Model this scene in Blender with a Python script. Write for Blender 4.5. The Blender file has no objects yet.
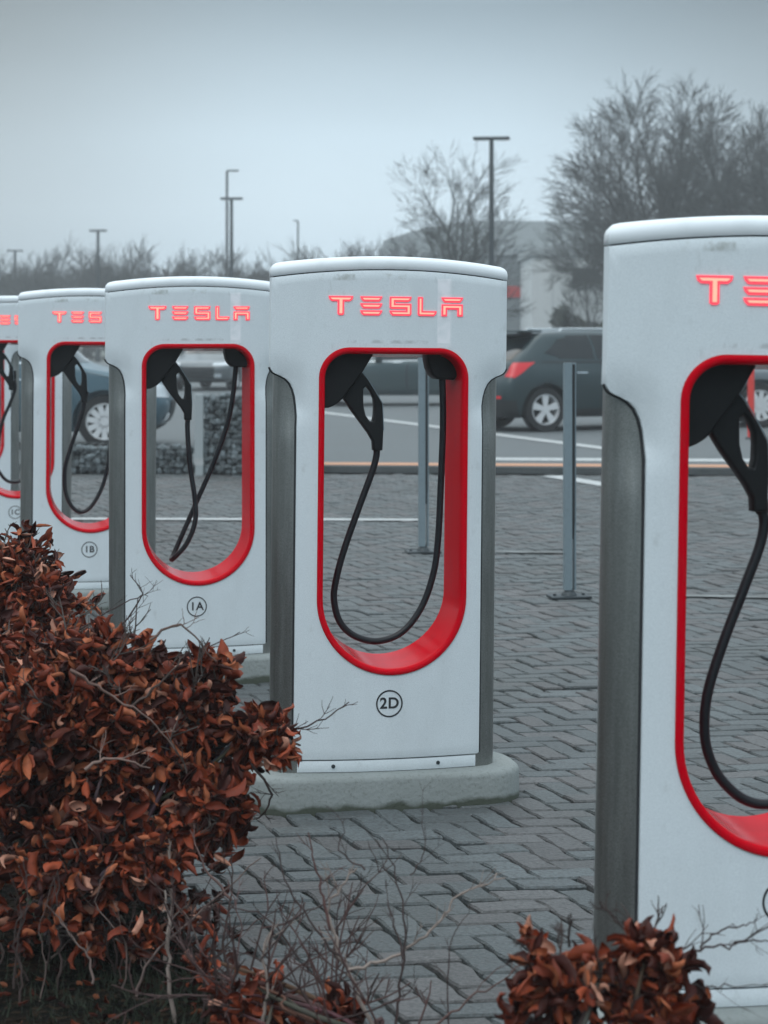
import bpy, bmesh, math, random
import numpy as np
from mathutils import Vector, Matrix
R = math.radians
random.seed(7); rng = np.random.default_rng(7)
sc = bpy.context.scene
col = sc.collection
F = 1900.0; EYE = 1.61; HZ = 333.0

# ------------------------------------------------------------------ camera
cd = bpy.data.cameras.new('camera'); cam = bpy.data.objects.new('camera', cd); col.objects.link(cam)
cam.location = (0, 0, EYE); cam.rotation_euler = (R(90), 0, 0)
cd.sensor_fit = 'VERTICAL'; cd.sensor_height = 36; cd.sensor_width = 27
cd.lens = F / 1024 * 36; cd.shift_y = -(512 - HZ) / 1024
cd.clip_start = .05; cd.clip_end = 3000
cd.dof.use_dof = True; cd.dof.focus_distance = 6.45; cd.dof.aperture_fstop = 5.0
sc.camera = cam

# ------------------------------------------------------------------ world, sun, exposure
SUN_EL, SUN_AZ = R(48), R(-35)
w = bpy.data.worlds.new('World'); sc.world = w; w.use_nodes = True
nt = w.node_tree; nt.nodes.clear()
out = nt.nodes.new('ShaderNodeOutputWorld')
sky = nt.nodes.new('ShaderNodeTexSky'); sky.sky_type = 'NISHITA'; sky.sun_disc = False
sky.sun_elevation = SUN_EL; sky.sun_rotation = SUN_AZ; sky.air_density = 1.5; sky.dust_density = 6
b1 = nt.nodes.new('ShaderNodeBackground'); b1.inputs[1].default_value = .012
nt.links.new(sky.outputs[0], b1.inputs[0])
tc = nt.nodes.new('ShaderNodeTexCoord'); sp = nt.nodes.new('ShaderNodeSeparateXYZ')
nt.links.new(tc.outputs['Generated'], sp.inputs[0])
noi = nt.nodes.new('ShaderNodeTexNoise'); noi.inputs['Scale'].default_value = 2.2; noi.inputs['Detail'].default_value = 3
mpn = nt.nodes.new('ShaderNodeMapping'); mpn.inputs['Scale'].default_value = (1, 1, 3)
nt.links.new(tc.outputs['Generated'], mpn.inputs[0]); nt.links.new(mpn.outputs[0], noi.inputs[0])
ma = nt.nodes.new('ShaderNodeMath'); ma.operation = 'MULTIPLY_ADD'; ma.inputs[1].default_value = .05; ma.inputs[2].default_value = -.025
nt.links.new(noi.outputs[0], ma.inputs[0])
ad = nt.nodes.new('ShaderNodeMath'); ad.operation = 'ADD'
nt.links.new(sp.outputs[2], ad.inputs[0]); nt.links.new(ma.outputs[0], ad.inputs[1])
rp = nt.nodes.new('ShaderNodeValToRGB')
el = rp.color_ramp.elements
SKY = [(0.0, (.36, .465, .54)), (.06, (.41, .525, .61)), (.10, (.355, .465, .55)), (.172, (.125, .185, .235)), (.30, (.34, .45, .53)), (.6, (.66, .77, .84)), (1.0, (1.0, 1.12, 1.19))]
el[0].position = 0; el[1].position = 1
for p, c in SKY[1:-1]: el.new(p)
for e, (p, c) in zip(el, SKY): e.position = p; e.color = (*c, 1)
nt.links.new(ad.outputs[0], rp.inputs[0])
b2 = nt.nodes.new('ShaderNodeBackground'); b2.inputs[1].default_value = 1.0
# heavier cloud either side of the brighter patch ahead
fz = nt.nodes.new('ShaderNodeMath'); fz.operation = 'ABSOLUTE'; nt.links.new(sp.outputs[0], fz.inputs[0])
fm = nt.nodes.new('ShaderNodeMapRange'); fm.interpolation_type = 'SMOOTHSTEP'; fm.inputs[1].default_value = .03; fm.inputs[2].default_value = .24; fm.inputs[3].default_value = 1; fm.inputs[4].default_value = .56
nt.links.new(fz.outputs[0], fm.inputs[0])
fh = nt.nodes.new('ShaderNodeMapRange'); fh.inputs[1].default_value = .25; fh.inputs[2].default_value = .5; nt.links.new(sp.outputs[2], fh.inputs[0])
fx = nt.nodes.new('ShaderNodeMix'); nt.links.new(fh.outputs[0], fx.inputs[0]); nt.links.new(fm.outputs[0], fx.inputs[2]); fx.inputs[3].default_value = 1
vm = nt.nodes.new('ShaderNodeVectorMath'); vm.operation = 'SCALE'; nt.links.new(rp.outputs[0], vm.inputs[0]); nt.links.new(fx.outputs[0], vm.inputs['Scale'])
nt.links.new(vm.outputs[0], b2.inputs[0])
ads = nt.nodes.new('ShaderNodeAddShader')
nt.links.new(b1.outputs[0], ads.inputs[0]); nt.links.new(b2.outputs[0], ads.inputs[1]); nt.links.new(ads.outputs[0], out.inputs[0])
sl = bpy.data.lights.new('sun', 'SUN'); sl.energy = .5; sl.angle = R(35); sl.color = (1, .97, .93)
so = bpy.data.objects.new('sun', sl); col.objects.link(so)
so.rotation_euler = (R(90) - SUN_EL, 0, R(-20))
sc.view_settings.view_transform = 'Standard'; sc.view_settings.look = 'None'
sc.view_settings.exposure = 0.70; sc.view_settings.gamma = 1; sc.view_settings.use_curve_mapping = False
sc.cycles.volume_bounces = 1; sc.cycles.volume_step_rate = 4
sc.cycles.max_bounces = 6; sc.cycles.transparent_max_bounces = 8

# ------------------------------------------------------------------ materials
def mat(name, colr, rough=.6, metal=0, noise=None, bump=None, attr=None, emit=None, coat=0, spec=.5, extra=None):
    m = bpy.data.materials.new(name); m.use_nodes = True
    n = m.node_tree.nodes; L = m.node_tree.links; b = n['Principled BSDF']
    b.inputs['Base Color'].default_value = (*colr, 1); b.inputs['Roughness'].default_value = rough
    b.inputs['Metallic'].default_value = metal; b.inputs['Coat Weight'].default_value = coat
    b.inputs['Coat Roughness'].default_value = .08; b.inputs['Specular IOR Level'].default_value = spec
    t = n.new('ShaderNodeTexCoord'); src = None
    rgb = n.new('ShaderNodeRGB'); rgb.outputs[0].default_value = (*colr, 1); src = rgb.outputs[0]
    if attr:
        a = n.new('ShaderNodeVertexColor'); a.layer_name = attr
        mx = n.new('ShaderNodeMix'); mx.data_type = 'RGBA'; mx.blend_type = 'MULTIPLY'; mx.inputs[0].default_value = 1
        L.new(src, mx.inputs[6]); L.new(a.outputs[0], mx.inputs[7]); src = mx.outputs[2]
    for (scale, lo, hi, amount, c2, stretch) in (noise or []):
        mp = n.new('ShaderNodeMapping'); mp.inputs['Scale'].default_value = stretch
        L.new(t.outputs['Object'], mp.inputs[0])
        no = n.new('ShaderNodeTexNoise'); no.inputs['Scale'].default_value = scale; no.inputs['Detail'].default_value = 6
        L.new(mp.outputs[0], no.inputs[0])
        mr = n.new('ShaderNodeMapRange'); mr.inputs[1].default_value = lo; mr.inputs[2].default_value = hi
        mr.inputs[3].default_value = 0; mr.inputs[4].default_value = amount
        L.new(no.outputs[0], mr.inputs[0])
        mx = n.new('ShaderNodeMix'); mx.data_type = 'RGBA'
        L.new(mr.outputs[0], mx.inputs[0]); L.new(src, mx.inputs[6]); mx.inputs[7].default_value = (*c2, 1); src = mx.outputs[2]
    if extra: src = extra(n, L, t, src)
    L.new(src, b.inputs['Base Color'])
    if bump:
        no = n.new('ShaderNodeTexNoise'); no.inputs['Scale'].default_value = bump[0]; no.inputs['Detail'].default_value = 5
        L.new(t.outputs['Object'], no.inputs[0])
        bp = n.new('ShaderNodeBump'); bp.inputs['Strength'].default_value = bump[1]; bp.inputs['Distance'].default_value = bump[2]
        L.new(no.outputs[0], bp.inputs['Height']); L.new(bp.outputs[0], b.inputs['Normal'])
    if emit:
        b.inputs['Emission Color'].default_value = (*emit[0], 1); b.inputs['Emission Strength'].default_value = emit[1]
    return m
S1 = (1, 1, 1)
def band(n, L, coord, lo, hi, soft):
    def mr(a, b_, flip):
        m = n.new('ShaderNodeMapRange'); m.inputs[1].default_value = a; m.inputs[2].default_value = b_
        L.new(coord, m.inputs[0]); return m.outputs[0]
    x = n.new('ShaderNodeMath'); x.operation = 'MULTIPLY'
    L.new(mr(lo, lo + soft, 0), x.inputs[0]); L.new(mr(hi, hi - soft, 1), x.inputs[1]); return x.outputs[0]
def stains(n, L, t, src):
    # a strip of old clear tape right of the middle, a smear above the opening and grime along the top seam
    s = n.new('ShaderNodeSeparateXYZ'); L.new(t.outputs['Object'], s.inputs[0])
    no = n.new('ShaderNodeTexNoise'); no.inputs['Scale'].default_value = 26; no.inputs['Detail'].default_value = 5
    L.new(t.outputs['Object'], no.inputs[0])
    def lay(src, x0, x1, z0, z1, c, amt, lo, hi, soft=.004):
        a = band(n, L, s.outputs[0], x0, x1, soft); b_ = band(n, L, s.outputs[2], z0, z1, soft)
        m = n.new('ShaderNodeMath'); m.operation = 'MULTIPLY'; L.new(a, m.inputs[0]); L.new(b_, m.inputs[1])
        mr = n.new('ShaderNodeMapRange'); mr.inputs[1].default_value = lo; mr.inputs[2].default_value = hi; mr.inputs[4].default_value = amt
        L.new(no.outputs[0], mr.inputs[0])
        m2 = n.new('ShaderNodeMath'); m2.operation = 'MULTIPLY'; L.new(m.outputs[0], m2.inputs[0]); L.new(mr.outputs[0], m2.inputs[1])
        mx = n.new('ShaderNodeMix'); mx.data_type = 'RGBA'; L.new(m2.outputs[0], mx.inputs[0]); L.new(src, mx.inputs[6]); mx.inputs[7].default_value = (*c, 1)
        return mx.outputs[2]
    src = lay(src, .155, .205, 1.575, 1.80, (.92, .92, .96), .75, .35, .6)
    src = lay(src, .155, .21, 1.56, 1.80, (.86, .87, .9), .35, .2, .3)
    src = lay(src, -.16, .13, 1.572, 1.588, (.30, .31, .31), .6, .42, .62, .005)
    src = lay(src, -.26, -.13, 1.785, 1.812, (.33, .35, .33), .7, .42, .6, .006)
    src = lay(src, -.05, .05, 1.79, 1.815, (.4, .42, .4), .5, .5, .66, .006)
    return src
M = {}
M['white'] = mat('white_powder_coat', (.70, .76, .79), .42, noise=[(9, .5, .78, .22, (.42, .45, .46), (1, 1, .35)), (330, .42, .60, .5, (.56, .62, .65), S1), (34, .63, .76, .3, (.40, .43, .43), (1, 1, .5)), (3, .5, .75, .2, (.55, .60, .62), (1, 1, .5))], bump=(330, .12, .002), extra=stains)
M['cap'] = mat('white_cap', (.76, .81, .84), .4, noise=[(14, .5, .75, .25, (.45, .49, .5), S1)], bump=(700, .05, .002))
M['steel'] = mat('dull_steel', (.36, .37, .355), .36, .85, noise=[(60, .38, .62, .35, (.17, .175, .165), (1, 1, .08)), (420, .4, .62, .6, (.13, .135, .13), S1), (2.5, .45, .7, .4, (.15, .155, .145), (1, 1, .5))], bump=(380, .22, .003))
M['red'] = mat('glossy_red', (.56, .0005, .010), .14, coat=.0, spec=.04, noise=[(30, .55, .8, .35, (.36, .01, .02), (1, 1, .3))])
M['black'] = mat('black_plastic', (.004, .005, .006), .5, spec=.3, noise=[(40, .5, .8, .5, (.012, .013, .014), S1)], bump=(500, .1, .001))
M['rubber'] = mat('cable_rubber', (.006, .008, .011), .42, spec=.35, bump=(300, .08, .001))
M['seam'] = mat('dark_seam', (.02, .022, .025), .8)
M['glow'] = mat('lit_letter', (.9, .35, .25), .5, emit=((1.0, .29, .20), .74))
M['glowrim'] = mat('lit_letter_rim', (.8, .1, .1), .5, emit=((1.0, .04, .10), .50))
M['ink'] = mat('black_ink', (.02, .022, .025), .6)
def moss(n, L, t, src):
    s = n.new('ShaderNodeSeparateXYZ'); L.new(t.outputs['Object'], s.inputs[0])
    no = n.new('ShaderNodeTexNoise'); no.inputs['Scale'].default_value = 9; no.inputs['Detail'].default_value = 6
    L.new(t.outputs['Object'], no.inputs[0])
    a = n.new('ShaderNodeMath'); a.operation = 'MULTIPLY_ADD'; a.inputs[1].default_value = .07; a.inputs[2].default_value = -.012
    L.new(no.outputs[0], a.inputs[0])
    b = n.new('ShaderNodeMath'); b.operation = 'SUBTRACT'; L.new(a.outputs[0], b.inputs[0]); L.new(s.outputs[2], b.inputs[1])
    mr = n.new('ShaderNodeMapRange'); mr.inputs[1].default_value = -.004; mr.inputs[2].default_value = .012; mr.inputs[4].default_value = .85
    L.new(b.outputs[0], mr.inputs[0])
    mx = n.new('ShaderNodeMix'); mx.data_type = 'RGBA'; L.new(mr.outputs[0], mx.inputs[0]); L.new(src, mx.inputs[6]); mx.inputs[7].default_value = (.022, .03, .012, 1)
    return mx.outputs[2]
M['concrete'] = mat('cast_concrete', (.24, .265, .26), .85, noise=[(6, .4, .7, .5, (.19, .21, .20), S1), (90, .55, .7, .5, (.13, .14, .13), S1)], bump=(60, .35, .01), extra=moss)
M['kerb'] = mat('kerb_concrete', (.075, .085, .088), .9, noise=[(6, .4, .7, .5, (.04, .05, .05), S1), (90, .5, .7, .5, (.12, .12, .12), S1)], bump=(60, .35, .01))
M['paver'] = mat('concrete_paver', (.090, .098, .100), .62, attr='tint', noise=[(2.2, .45, .75, .45, (.062, .067, .067), S1), (70, .42, .66, .7, (.045, .048, .047), S1), (.9, .5, .68, .5, (.05, .055, .052), S1), (160, .6, .72, .5, (.22, .23, .23), S1)], bump=(90, .7, .008))
M['joint'] = mat('joint_sand', (.009, .010, .008), .95, noise=[(5, .5, .7, .6, (.02, .028, .01), S1)], bump=(60, .5, .02))
M['asphalt'] = mat('asphalt', (.105, .120, .125), .85, noise=[(1.2, .4, .7, .4, (.095, .102, .105), S1), (120, .5, .7, .4, (.16, .17, .17), S1)], bump=(150, .4, .01))
M['ground'] = mat('far_ground', (.09, .10, .09), .95, noise=[(.2, .4, .7, .6, (.05, .07, .045), S1)])
M['soil'] = mat('soil', (.006, .006, .005), 1.0, spec=.05, noise=[(7, .45, .65, .8, (.016, .010, .007), S1), (45, .52, .62, .8, (.035, .024, .015), S1)], bump=(30, 1, .06))
M['paint'] = mat('road_paint', (.44, .46, .46), .7, noise=[(12, .5, .7, .8, (.2, .21, .21), S1), (90, .5, .7, .5, (.2, .21, .21), S1)])
M['wornpaint'] = mat('worn_road_paint', (.19, .205, .205), .75, noise=[(3, .40, .6, .95, (.095, .10, .10), S1), (40, .5, .7, .6, (.15, .155, .15), S1)])
M['orange'] = mat('orange_paint', (.50, .25, .14), .7, noise=[(8, .5, .7, .5, (.35, .22, .15), S1)])
M['leaf'] = mat('dry_beech_leaf', (1, 1, 1), .55, attr='tint', noise=[(60, .45, .75, .45, (.05, .018, .008), S1)], bump=(120, .35, .003), spec=.2)
M['twig'] = mat('bare_twig', (.075, .058, .050), .8, attr='tint', noise=[(30, .5, .7, .5, (.03, .022, .02), S1)])
M['bark'] = mat('grey_bark', (.055, .06, .058), .95, noise=[(6, .5, .7, .5, (.03, .036, .03), S1)])
M['galv'] = mat('galvanised_steel', (.22, .28, .31), .5, .35, noise=[(30, .5, .7, .3, (.15, .19, .21), S1)])
M['darkmetal'] = mat('dark_metal', (.03, .04, .045), .5, .3)
M['stone'] = mat('gabion_stone', (.11, .13, .135), .85, attr='tint', noise=[(8, .5, .7, .5, (.08, .095, .095), S1)], bump=(30, .5, .02))
M['wire'] = mat('gabion_wire', (.2, .22, .22), .5, .6)
M['glass'] = mat('car_glass', (.006, .010, .012), .06, spec=.45)
M['tyre'] = mat('tyre', (.012, .013, .014), .8)
M['rim'] = mat('alloy_rim', (.60, .62, .63), .4, .1)
M['plastic'] = mat('dark_cladding', (.014, .017, .019), .6)
M['tail'] = mat('tail_light', (.55, .004, .01), .3, coat=.3, emit=((1, .02, .05), .05))
M['lamp'] = mat('clear_lamp', (.6, .65, .68), .1, coat=1)
M['chrome'] = mat('bright_trim', (.6, .64, .66), .2, .9)
M['wall_dark'] = mat('grey_cladding', (.17, .195, .205), .7, noise=[(.6, .4, .7, .3, (.13, .155, .16), (1, 1, .1))])
M['wall_grey'] = mat('mid_grey_cladding', (.33, .365, .375), .7)
M['wall_pale'] = mat('pale_panels', (.62, .65, .65), .7, noise=[(.5, .4, .7, .3, (.40, .42, .42), (1, 1, .2))])
M['hedge'] = mat('dark_hedge', (.022, .03, .02), .9)
M['signred'] = mat('red_sign', (.45, .03, .03), .5)
M['postred'] = mat('red_post', (.65, .04, .03), .5)

# ------------------------------------------------------------------ mesh helpers
class MB:
    def __init__(s): s.v = []; s.f = []; s.c = []
    def add(s, vs, fs, c=None):
        o = len(s.v); s.v += [tuple(p) for p in vs]; s.f += [tuple(i + o for i in f) for f in fs]
        if c is not None: s.c += [c] * len(vs)
    def box(s, x0, x1, y0, y1, z0, z1, bev=0, c=None):
        if bev <= 0:
            v = [(x, y, z) for z in (z0, z1) for (x, y) in ((x0, y0), (x1, y0), (x1, y1), (x0, y1))]
            s.add(v, [(3, 2, 1, 0), (4, 5, 6, 7), (0, 1, 5, 4), (1, 2, 6, 5), (2, 3, 7, 6), (3, 0, 4, 7)], c); return
        bm = bmesh.new(); bmesh.ops.create_cube(bm, size=1)
        for v in bm.verts: v.co = Vector(((x0 + x1) / 2 + v.co.x * (x1 - x0), (y0 + y1) / 2 + v.co.y * (y1 - y0), (z0 + z1) / 2 + v.co.z * (z1 - z0)))
        bmesh.ops.bevel(bm, geom=bm.edges[:], offset=bev, segments=2, profile=.5, affect='EDGES')
        bm.verts.index_update(); s.add([v.co[:] for v in bm.verts], [[v.index for v in f.verts] for f in bm.faces], c); bm.free()
    def tube(s, pts, rad, n=6, c=None, cap=True):
        pts = [Vector(p) for p in pts]; N = len(pts)
        if not hasattr(rad, '__len__'): rad = [rad] * N
        vs = []; prev = None
        for i, p in enumerate(pts):
            t = (pts[min(i + 1, N - 1)] - pts[max(i - 1, 0)])
            if t.length < 1e-9: t = Vector((0, 0, 1))
            t.normalize()
            if prev is None:
                a = Vector((1, 0, 0)) if abs(t.x) < .8 else Vector((0, 1, 0))
                prev = (a - t * a.dot(t)).normalized()
            else:
                prev = prev - t * prev.dot(t)
                prev = prev.normalized() if prev.length > 1e-6 else t.orthogonal().normalized()
            b = t.cross(prev)
            for k in range(n):
                q = 2 * math.pi * k / n
                vs.append(p + (prev * math.cos(q) + b * math.sin(q)) * rad[i])
        fs = []
        for i in range(N - 1):
            for k in range(n):
                fs.append((i * n + k, i * n + (k + 1) % n, (i + 1) * n + (k + 1) % n, (i + 1) * n + k))
        if cap: fs += [tuple(range(n - 1, -1, -1)), tuple((N - 1) * n + k for k in range(n))]
        s.add(vs, fs, c)
    def loops(s, rings, closed=True, cap0=False, cap1=False, c=None):
        n = len(rings[0]); vs = [p for r in rings for p in r]; fs = []
        for i in range(len(rings) - 1):
            for k in range(n if closed else n - 1):
                fs.append((i * n + k, i * n + (k + 1) % n, (i + 1) * n + (k + 1) % n, (i + 1) * n + k))
        if cap0: fs.append(tuple(range(n - 1, -1, -1)))
        if cap1: fs.append(tuple((len(rings) - 1) * n + k for k in range(n)))
        s.add(vs, fs, c)
    def build(s, name, m, parent=None, smooth=0):
        me = bpy.data.meshes.new(name); me.from_pydata(s.v, [], s.f); me.update()
        if s.c:
            ca = me.color_attributes.new('tint', 'FLOAT_COLOR', 'POINT')
            a = np.ones((len(s.v), 4), np.float32); a[:, :3] = np.array(s.c, np.float32); ca.data.foreach_set('color', a.ravel())
        return link(name, me, m, parent, smooth)
def link(name, me, m, parent=None, smooth=0):
    me.materials.clear(); me.materials.append(m if not isinstance(m, str) else M[m])
    if smooth:
        me.polygons.foreach_set('use_smooth', [True] * len(me.polygons))
        if smooth < 180: me.set_sharp_from_angle(angle=R(smooth))
    o = bpy.data.objects.new(name, me); col.objects.link(o)
    if parent: o.parent = parent
    return o
def thing(name, label, cat, loc=(0, 0, 0), rz=0, group=None):
    o = bpy.data.objects.new(name, None); col.objects.link(o); o.empty_display_size = .2
    o.location = loc; o.rotation_euler = (0, 0, rz); o['label'] = label; o['category'] = cat
    if group: o['group'] = group
    return o
def struct(o, kind='structure'): o['kind'] = kind; return o
def copy_thing(root, label):
    kids = list(root.children)
    c = root.copy(); col.objects.link(c); c['label'] = label
    for ch in kids:
        d = ch.copy(); col.objects.link(d); d.parent = c
        for g in ch.children:
            e = g.copy(); col.objects.link(e); e.parent = d
    return c
def catmull(P, n=6):
    P = [Vector(p) for p in P]; Q = [P[0] * 2 - P[1]] + P + [P[-1] * 2 - P[-2]]; out = []
    for i in range(1, len(Q) - 2):
        for k in range(n):
            t = k / n
            out.append(.5 * ((2 * Q[i]) + (Q[i + 1] - Q[i - 1]) * t + (2 * Q[i - 1] - 5 * Q[i] + 4 * Q[i + 1] - Q[i + 2]) * t * t + (3 * Q[i] - Q[i - 1] - 3 * Q[i + 1] + Q[i + 2]) * t ** 3))
    out.append(P[-1]); return out
def flat_shape(splines, extrude, bevel=0):
    """closed outlines (holes allowed) -> mesh in XY, thickness along Z"""
    cu = bpy.data.curves.new('shape', 'CURVE'); cu.dimensions = '2D'; cu.fill_mode = 'BOTH'
    cu.extrude = extrude; cu.bevel_depth = bevel; cu.bevel_resolution = 1; cu.offset = -bevel
    for s in splines:
        sp = cu.splines.new('POLY'); sp.points.add(len(s) - 1); sp.use_cyclic_u = True
        for q, (x, y) in zip(sp.points, s): q.co = (x, y, 0, 1)
    return curve_to_mesh(cu)
def curve_to_mesh(cu):
    o = bpy.data.objects.new('t', cu); col.objects.link(o)
    me = bpy.data.meshes.new_from_object(o.evaluated_get(bpy.context.evaluated_depsgraph_get()))
    bpy.data.objects.remove(o); bpy.data.curves.remove(cu); return me
def text_mesh(s, size, extrude=.001, bold=.0, width=1):
    cu = bpy.data.curves.new('txt', 'FONT'); cu.body = s; cu.size = size; cu.extrude = extrude; cu.offset = bold
    cu.align_x = 'CENTER'; cu.align_y = 'CENTER'; cu.space_character = 1.08
    return curve_to_mesh(cu)
def sheet(name, pts, z, m, parent=None):
    b = MB(); b.add([(x, y, z) for x, y in pts], [tuple(range(len(pts)))]); return b.build(name, m, parent)

# ------------------------------------------------------------------ ground, paving, road
PA = R(18.0)                                   # the paving runs 18 degrees left of the view
pX = Vector((math.cos(R(8)), math.sin(R(8)))); pY = Vector((-math.sin(R(20)), math.cos(R(20))))
KS = -.09                                      # kerb line: y = KY + KS*x
KY = 21.86
def ky(x, o=0): return KY + KS * x + o
struct(sheet('ground', [(-255, -22), (255, -22), (255, 325), (-255, 325)], -.08, 'ground'))
struct(sheet('paving_bed', [(-16, 0), (20, 0), (20, ky(20, -.1)), (-16, ky(-16, -.1))], -.014, 'joint'))
def paving():
    a = .1; V = []; Fc = []; C = []; gap = .0054; ch = .0045
    n0 = 0
    pink = np.array((1.08, .98, .97)); blue = np.array((.93, 1.0, 1.02))
    for i in range(-240, 240):
        for j in range(-90, 90):
            bx, by = i + 2 * j, i - 2 * j
            for kind in (0, 1):
                x0, y0, sx, sy = (bx, by, 2, 1) if kind == 0 else (bx + 2, by - 1, 1, 2)
                cx, cy = (x0 + sx / 2) * a, (y0 + sy / 2) * a
                wx = cx * pX.x + cy * pY.x; wy = cx * pX.y + cy * pY.y
                if not (2.2 < wy < ky(wx, -.18)): continue
                if abs(wx - .05 * wy) > 2.6 + .29 * wy: continue
                # skip the planting bed
                if wx < bedx(wy) - .1: continue
                g = 1 + .6 * random.random(); hx, hy = sx * a / 2 - gap * g * .80, sy * a / 2 - gap * g * .88
                dz = random.gauss(0, .0026) + .004 * math.sin(cx * 1.3 + 1) * math.sin(cy * .9); tx, ty = random.gauss(0, .012), random.gauss(0, .016)
                rot = random.gauss(0, .018)
                cr, sr = math.cos(rot), math.sin(rot)
                ring = []
                L_ = 1 if kind == 0 else 0
                # wavy long sides: six corner points
                if L_: pts = [(-hx, -hy), (0, -hy), (hx, -hy), (hx, 0), (hx, hy), (0, hy), (-hx, hy), (-hx, 0)]
                else: pts = [(-hx, -hy), (hx, -hy), (hx, -hy * .5), (hx, 0), (hx, hy * .5), (hx, hy), (-hx, hy), (-hx, hy * .5), (-hx, 0), (-hx, -hy * .5)]
                jit = [(random.gauss(0, .0020), random.gauss(0, .0020)) for _ in pts]
                pts = [(p[0] + q[0], p[1] + q[1]) for p, q in zip(pts, jit)]
                def W(px, py, z):
                    lx = cx + px * cr - py * sr; ly = cy + px * sr + py * cr; lx += .0062 * math.sin(ly * 62.83)
                    return (lx * pX.x + ly * pY.x, lx * pX.y + ly * pY.y, z + dz + px * tx + py * ty)
                n = len(pts)
                for (s, z) in ((1, -.02), (1, -.006), (None, 0)):
                    for p in pts:
                        if s is None:
                            q = (p[0] - math.copysign(min(ch, abs(p[0])), p[0]), p[1] - math.copysign(min(ch, abs(p[1])), p[1]))
                        else: q = p
                        V.append(W(q[0], q[1], z))
                for r in range(2):
                    for k in range(n): Fc.append((n0 + r * n + k, n0 + r * n + (k + 1) % n, n0 + (r + 1) * n + (k + 1) % n, n0 + (r + 1) * n + k))
                Fc.append(tuple(n0 + 2 * n + k for k in range(n)))
                t = .78 + .44 * random.random()
                cc = (pink if random.random() < .35 else blue) * t
                C += [tuple(cc)] * (3 * n); n0 += 3 * n
    m = MB(); m.v, m.f, m.c = V, Fc, C
    struct(m.build('paving', 'paver'))
def bedx(y): return -.30 - (y - 4.43) * .366     # right-hand edge of the planting bed
paving()
struct(sheet('soil_bed', [(-12, 1.0), (bedx(1.0), 1.0), (bedx(14), 14), (-14, 14)], .012, 'soil'))
b = MB(); b.add([(-60, ky(-60), .0), (60, ky(60), .0), (60, ky(60), .075), (-60, ky(-60), .075), (-60, ky(-60, .16), .075), (60, ky(60, .16), .075)],
      [(0, 1, 2, 3), (3, 2, 5, 4)]); struct(b.build('kerb', 'kerb'))
struct(sheet('asphalt_road', [(-60, ky(-60, .16)), (60, ky(60, .16)), (60, 100), (-60, 100)], .072, 'asphalt'))
struct(sheet('outer_apron', [(-60, 0), (-16, 0), (-16, ky(-16, -.1)), (-16, ky(-16)), (-60, ky(-60))], -.004, 'asphalt'))
struct(sheet('outer_apron', [(20, 0), (60, 0), (60, ky(60)), (20, ky(20))], -.004, 'asphalt'))
zr = .077
struct(sheet('orange_line', [(-1.6, ky(-1.6, .20)), (30, ky(30, .20)), (30, ky(30, .62)), (-1.6, ky(-1.6, .62))], zr, 'orange'))
struct(sheet('white_line', [(.9, ky(.9, 1.15)), (30, ky(30, 1.15)), (30, ky(30, 1.8)), (.9, ky(.9, 1.65))], zr, 'paint'))
def stripe(name, p, q, wd, z, m):
    p = Vector(p); q = Vector(q); d = (q - p).normalized(); n = Vector((-d.y, d.x)) * wd / 2
    struct(sheet(name, [p - n, q - n, q + n, p + n], z, m))
stripe('white_line', (-1.6, 37.8), (3.3, 24.2), .27, zr + .004, 'paint')
stripe('white_line', (1.88, 21.3), (2.55, 19.5), .26, .010, 'paint')
stripe('bay_line', (-3.4, 16.4), (.32, 16.3), .17, .010, 'paint')
stripe('bay_line', (.55, 13.95), (1.45, 13.85), .10, .010, 'wornpaint')
stripe('bay_line', (1.75, 11.6), (2.55, 11.5), .09, .010, 'wornpaint')

# ------------------------------------------------------------------ charging posts
NA = R(12.0); PH = .115                         # turn of the posts, plinth height
HW = .415
def yf(x): return -.15 + .045 * (x / HW) ** 2
def yb(x): return .09 - .165 * abs(x / HW) ** 3
def seam(x): return 1.709 - .030 * (x / HW) ** 2
def outline():
    r = [(0, .045), (.10, .045), (.20, .045), (.30, .045), (.320, .045), (.325, .049)]
    r += [(.325, z) for z in (.1, .2, .3, .4, .5, .6, .7, .8, .9, 1.0, 1.1, 1.17)]
    r += [(.3235, 1.21), (.325, 1.245), (.329, 1.275), (.336, 1.300), (.347, 1.322), (.362, 1.337), (.380, 1.347), (.395, 1.353), (.405, 1.3585), (.411, 1.366), (HW, 1.375)]
    r += [(HW, z) for z in (1.40, 1.45, 1.5, 1.55, 1.6, 1.65)] + [(HW, seam(HW))]
    r += [(x, seam(x)) for x in (.38, .34, .3, .26, .22, .18, .14, .1, .05, 0)]
    l = [(-x, z) for x, z in r[-2:0:-1]]
    return r + l
OUT = outline()
IC = (0, 1.25)
IW, IT, ICR, IBZ = .262, 1.445, .105, .590
OX = .010
def inner_at(ang, off=0):
    """point of the stadium opening, grown by off, along a ray from IC"""
    w_, t_, r_ = IW + off, IT + off, ICR + off
    dx, dz = math.cos(ang), math.sin(ang)
    best = 9
    lo, hi = 0, 1.2
    def inside(x, z):
        x = abs(x - OX)
        if x > w_ or z > t_: return False
        if z < IBZ: return x * x + (z - IBZ) ** 2 <= w_ * w_
        if x > w_ - r_ and z > t_ - r_: return (x - w_ + r_) ** 2 + (z - t_ + r_) ** 2 <= r_ * r_
        return True
    for _ in range(40):
        m_ = (lo + hi) / 2
        if inside(IC[0] + dx * m_, IC[1] + dz * m_): lo = m_
        else: hi = m_
    return (IC[0] + dx * lo, IC[1] + dz * lo)
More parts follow.
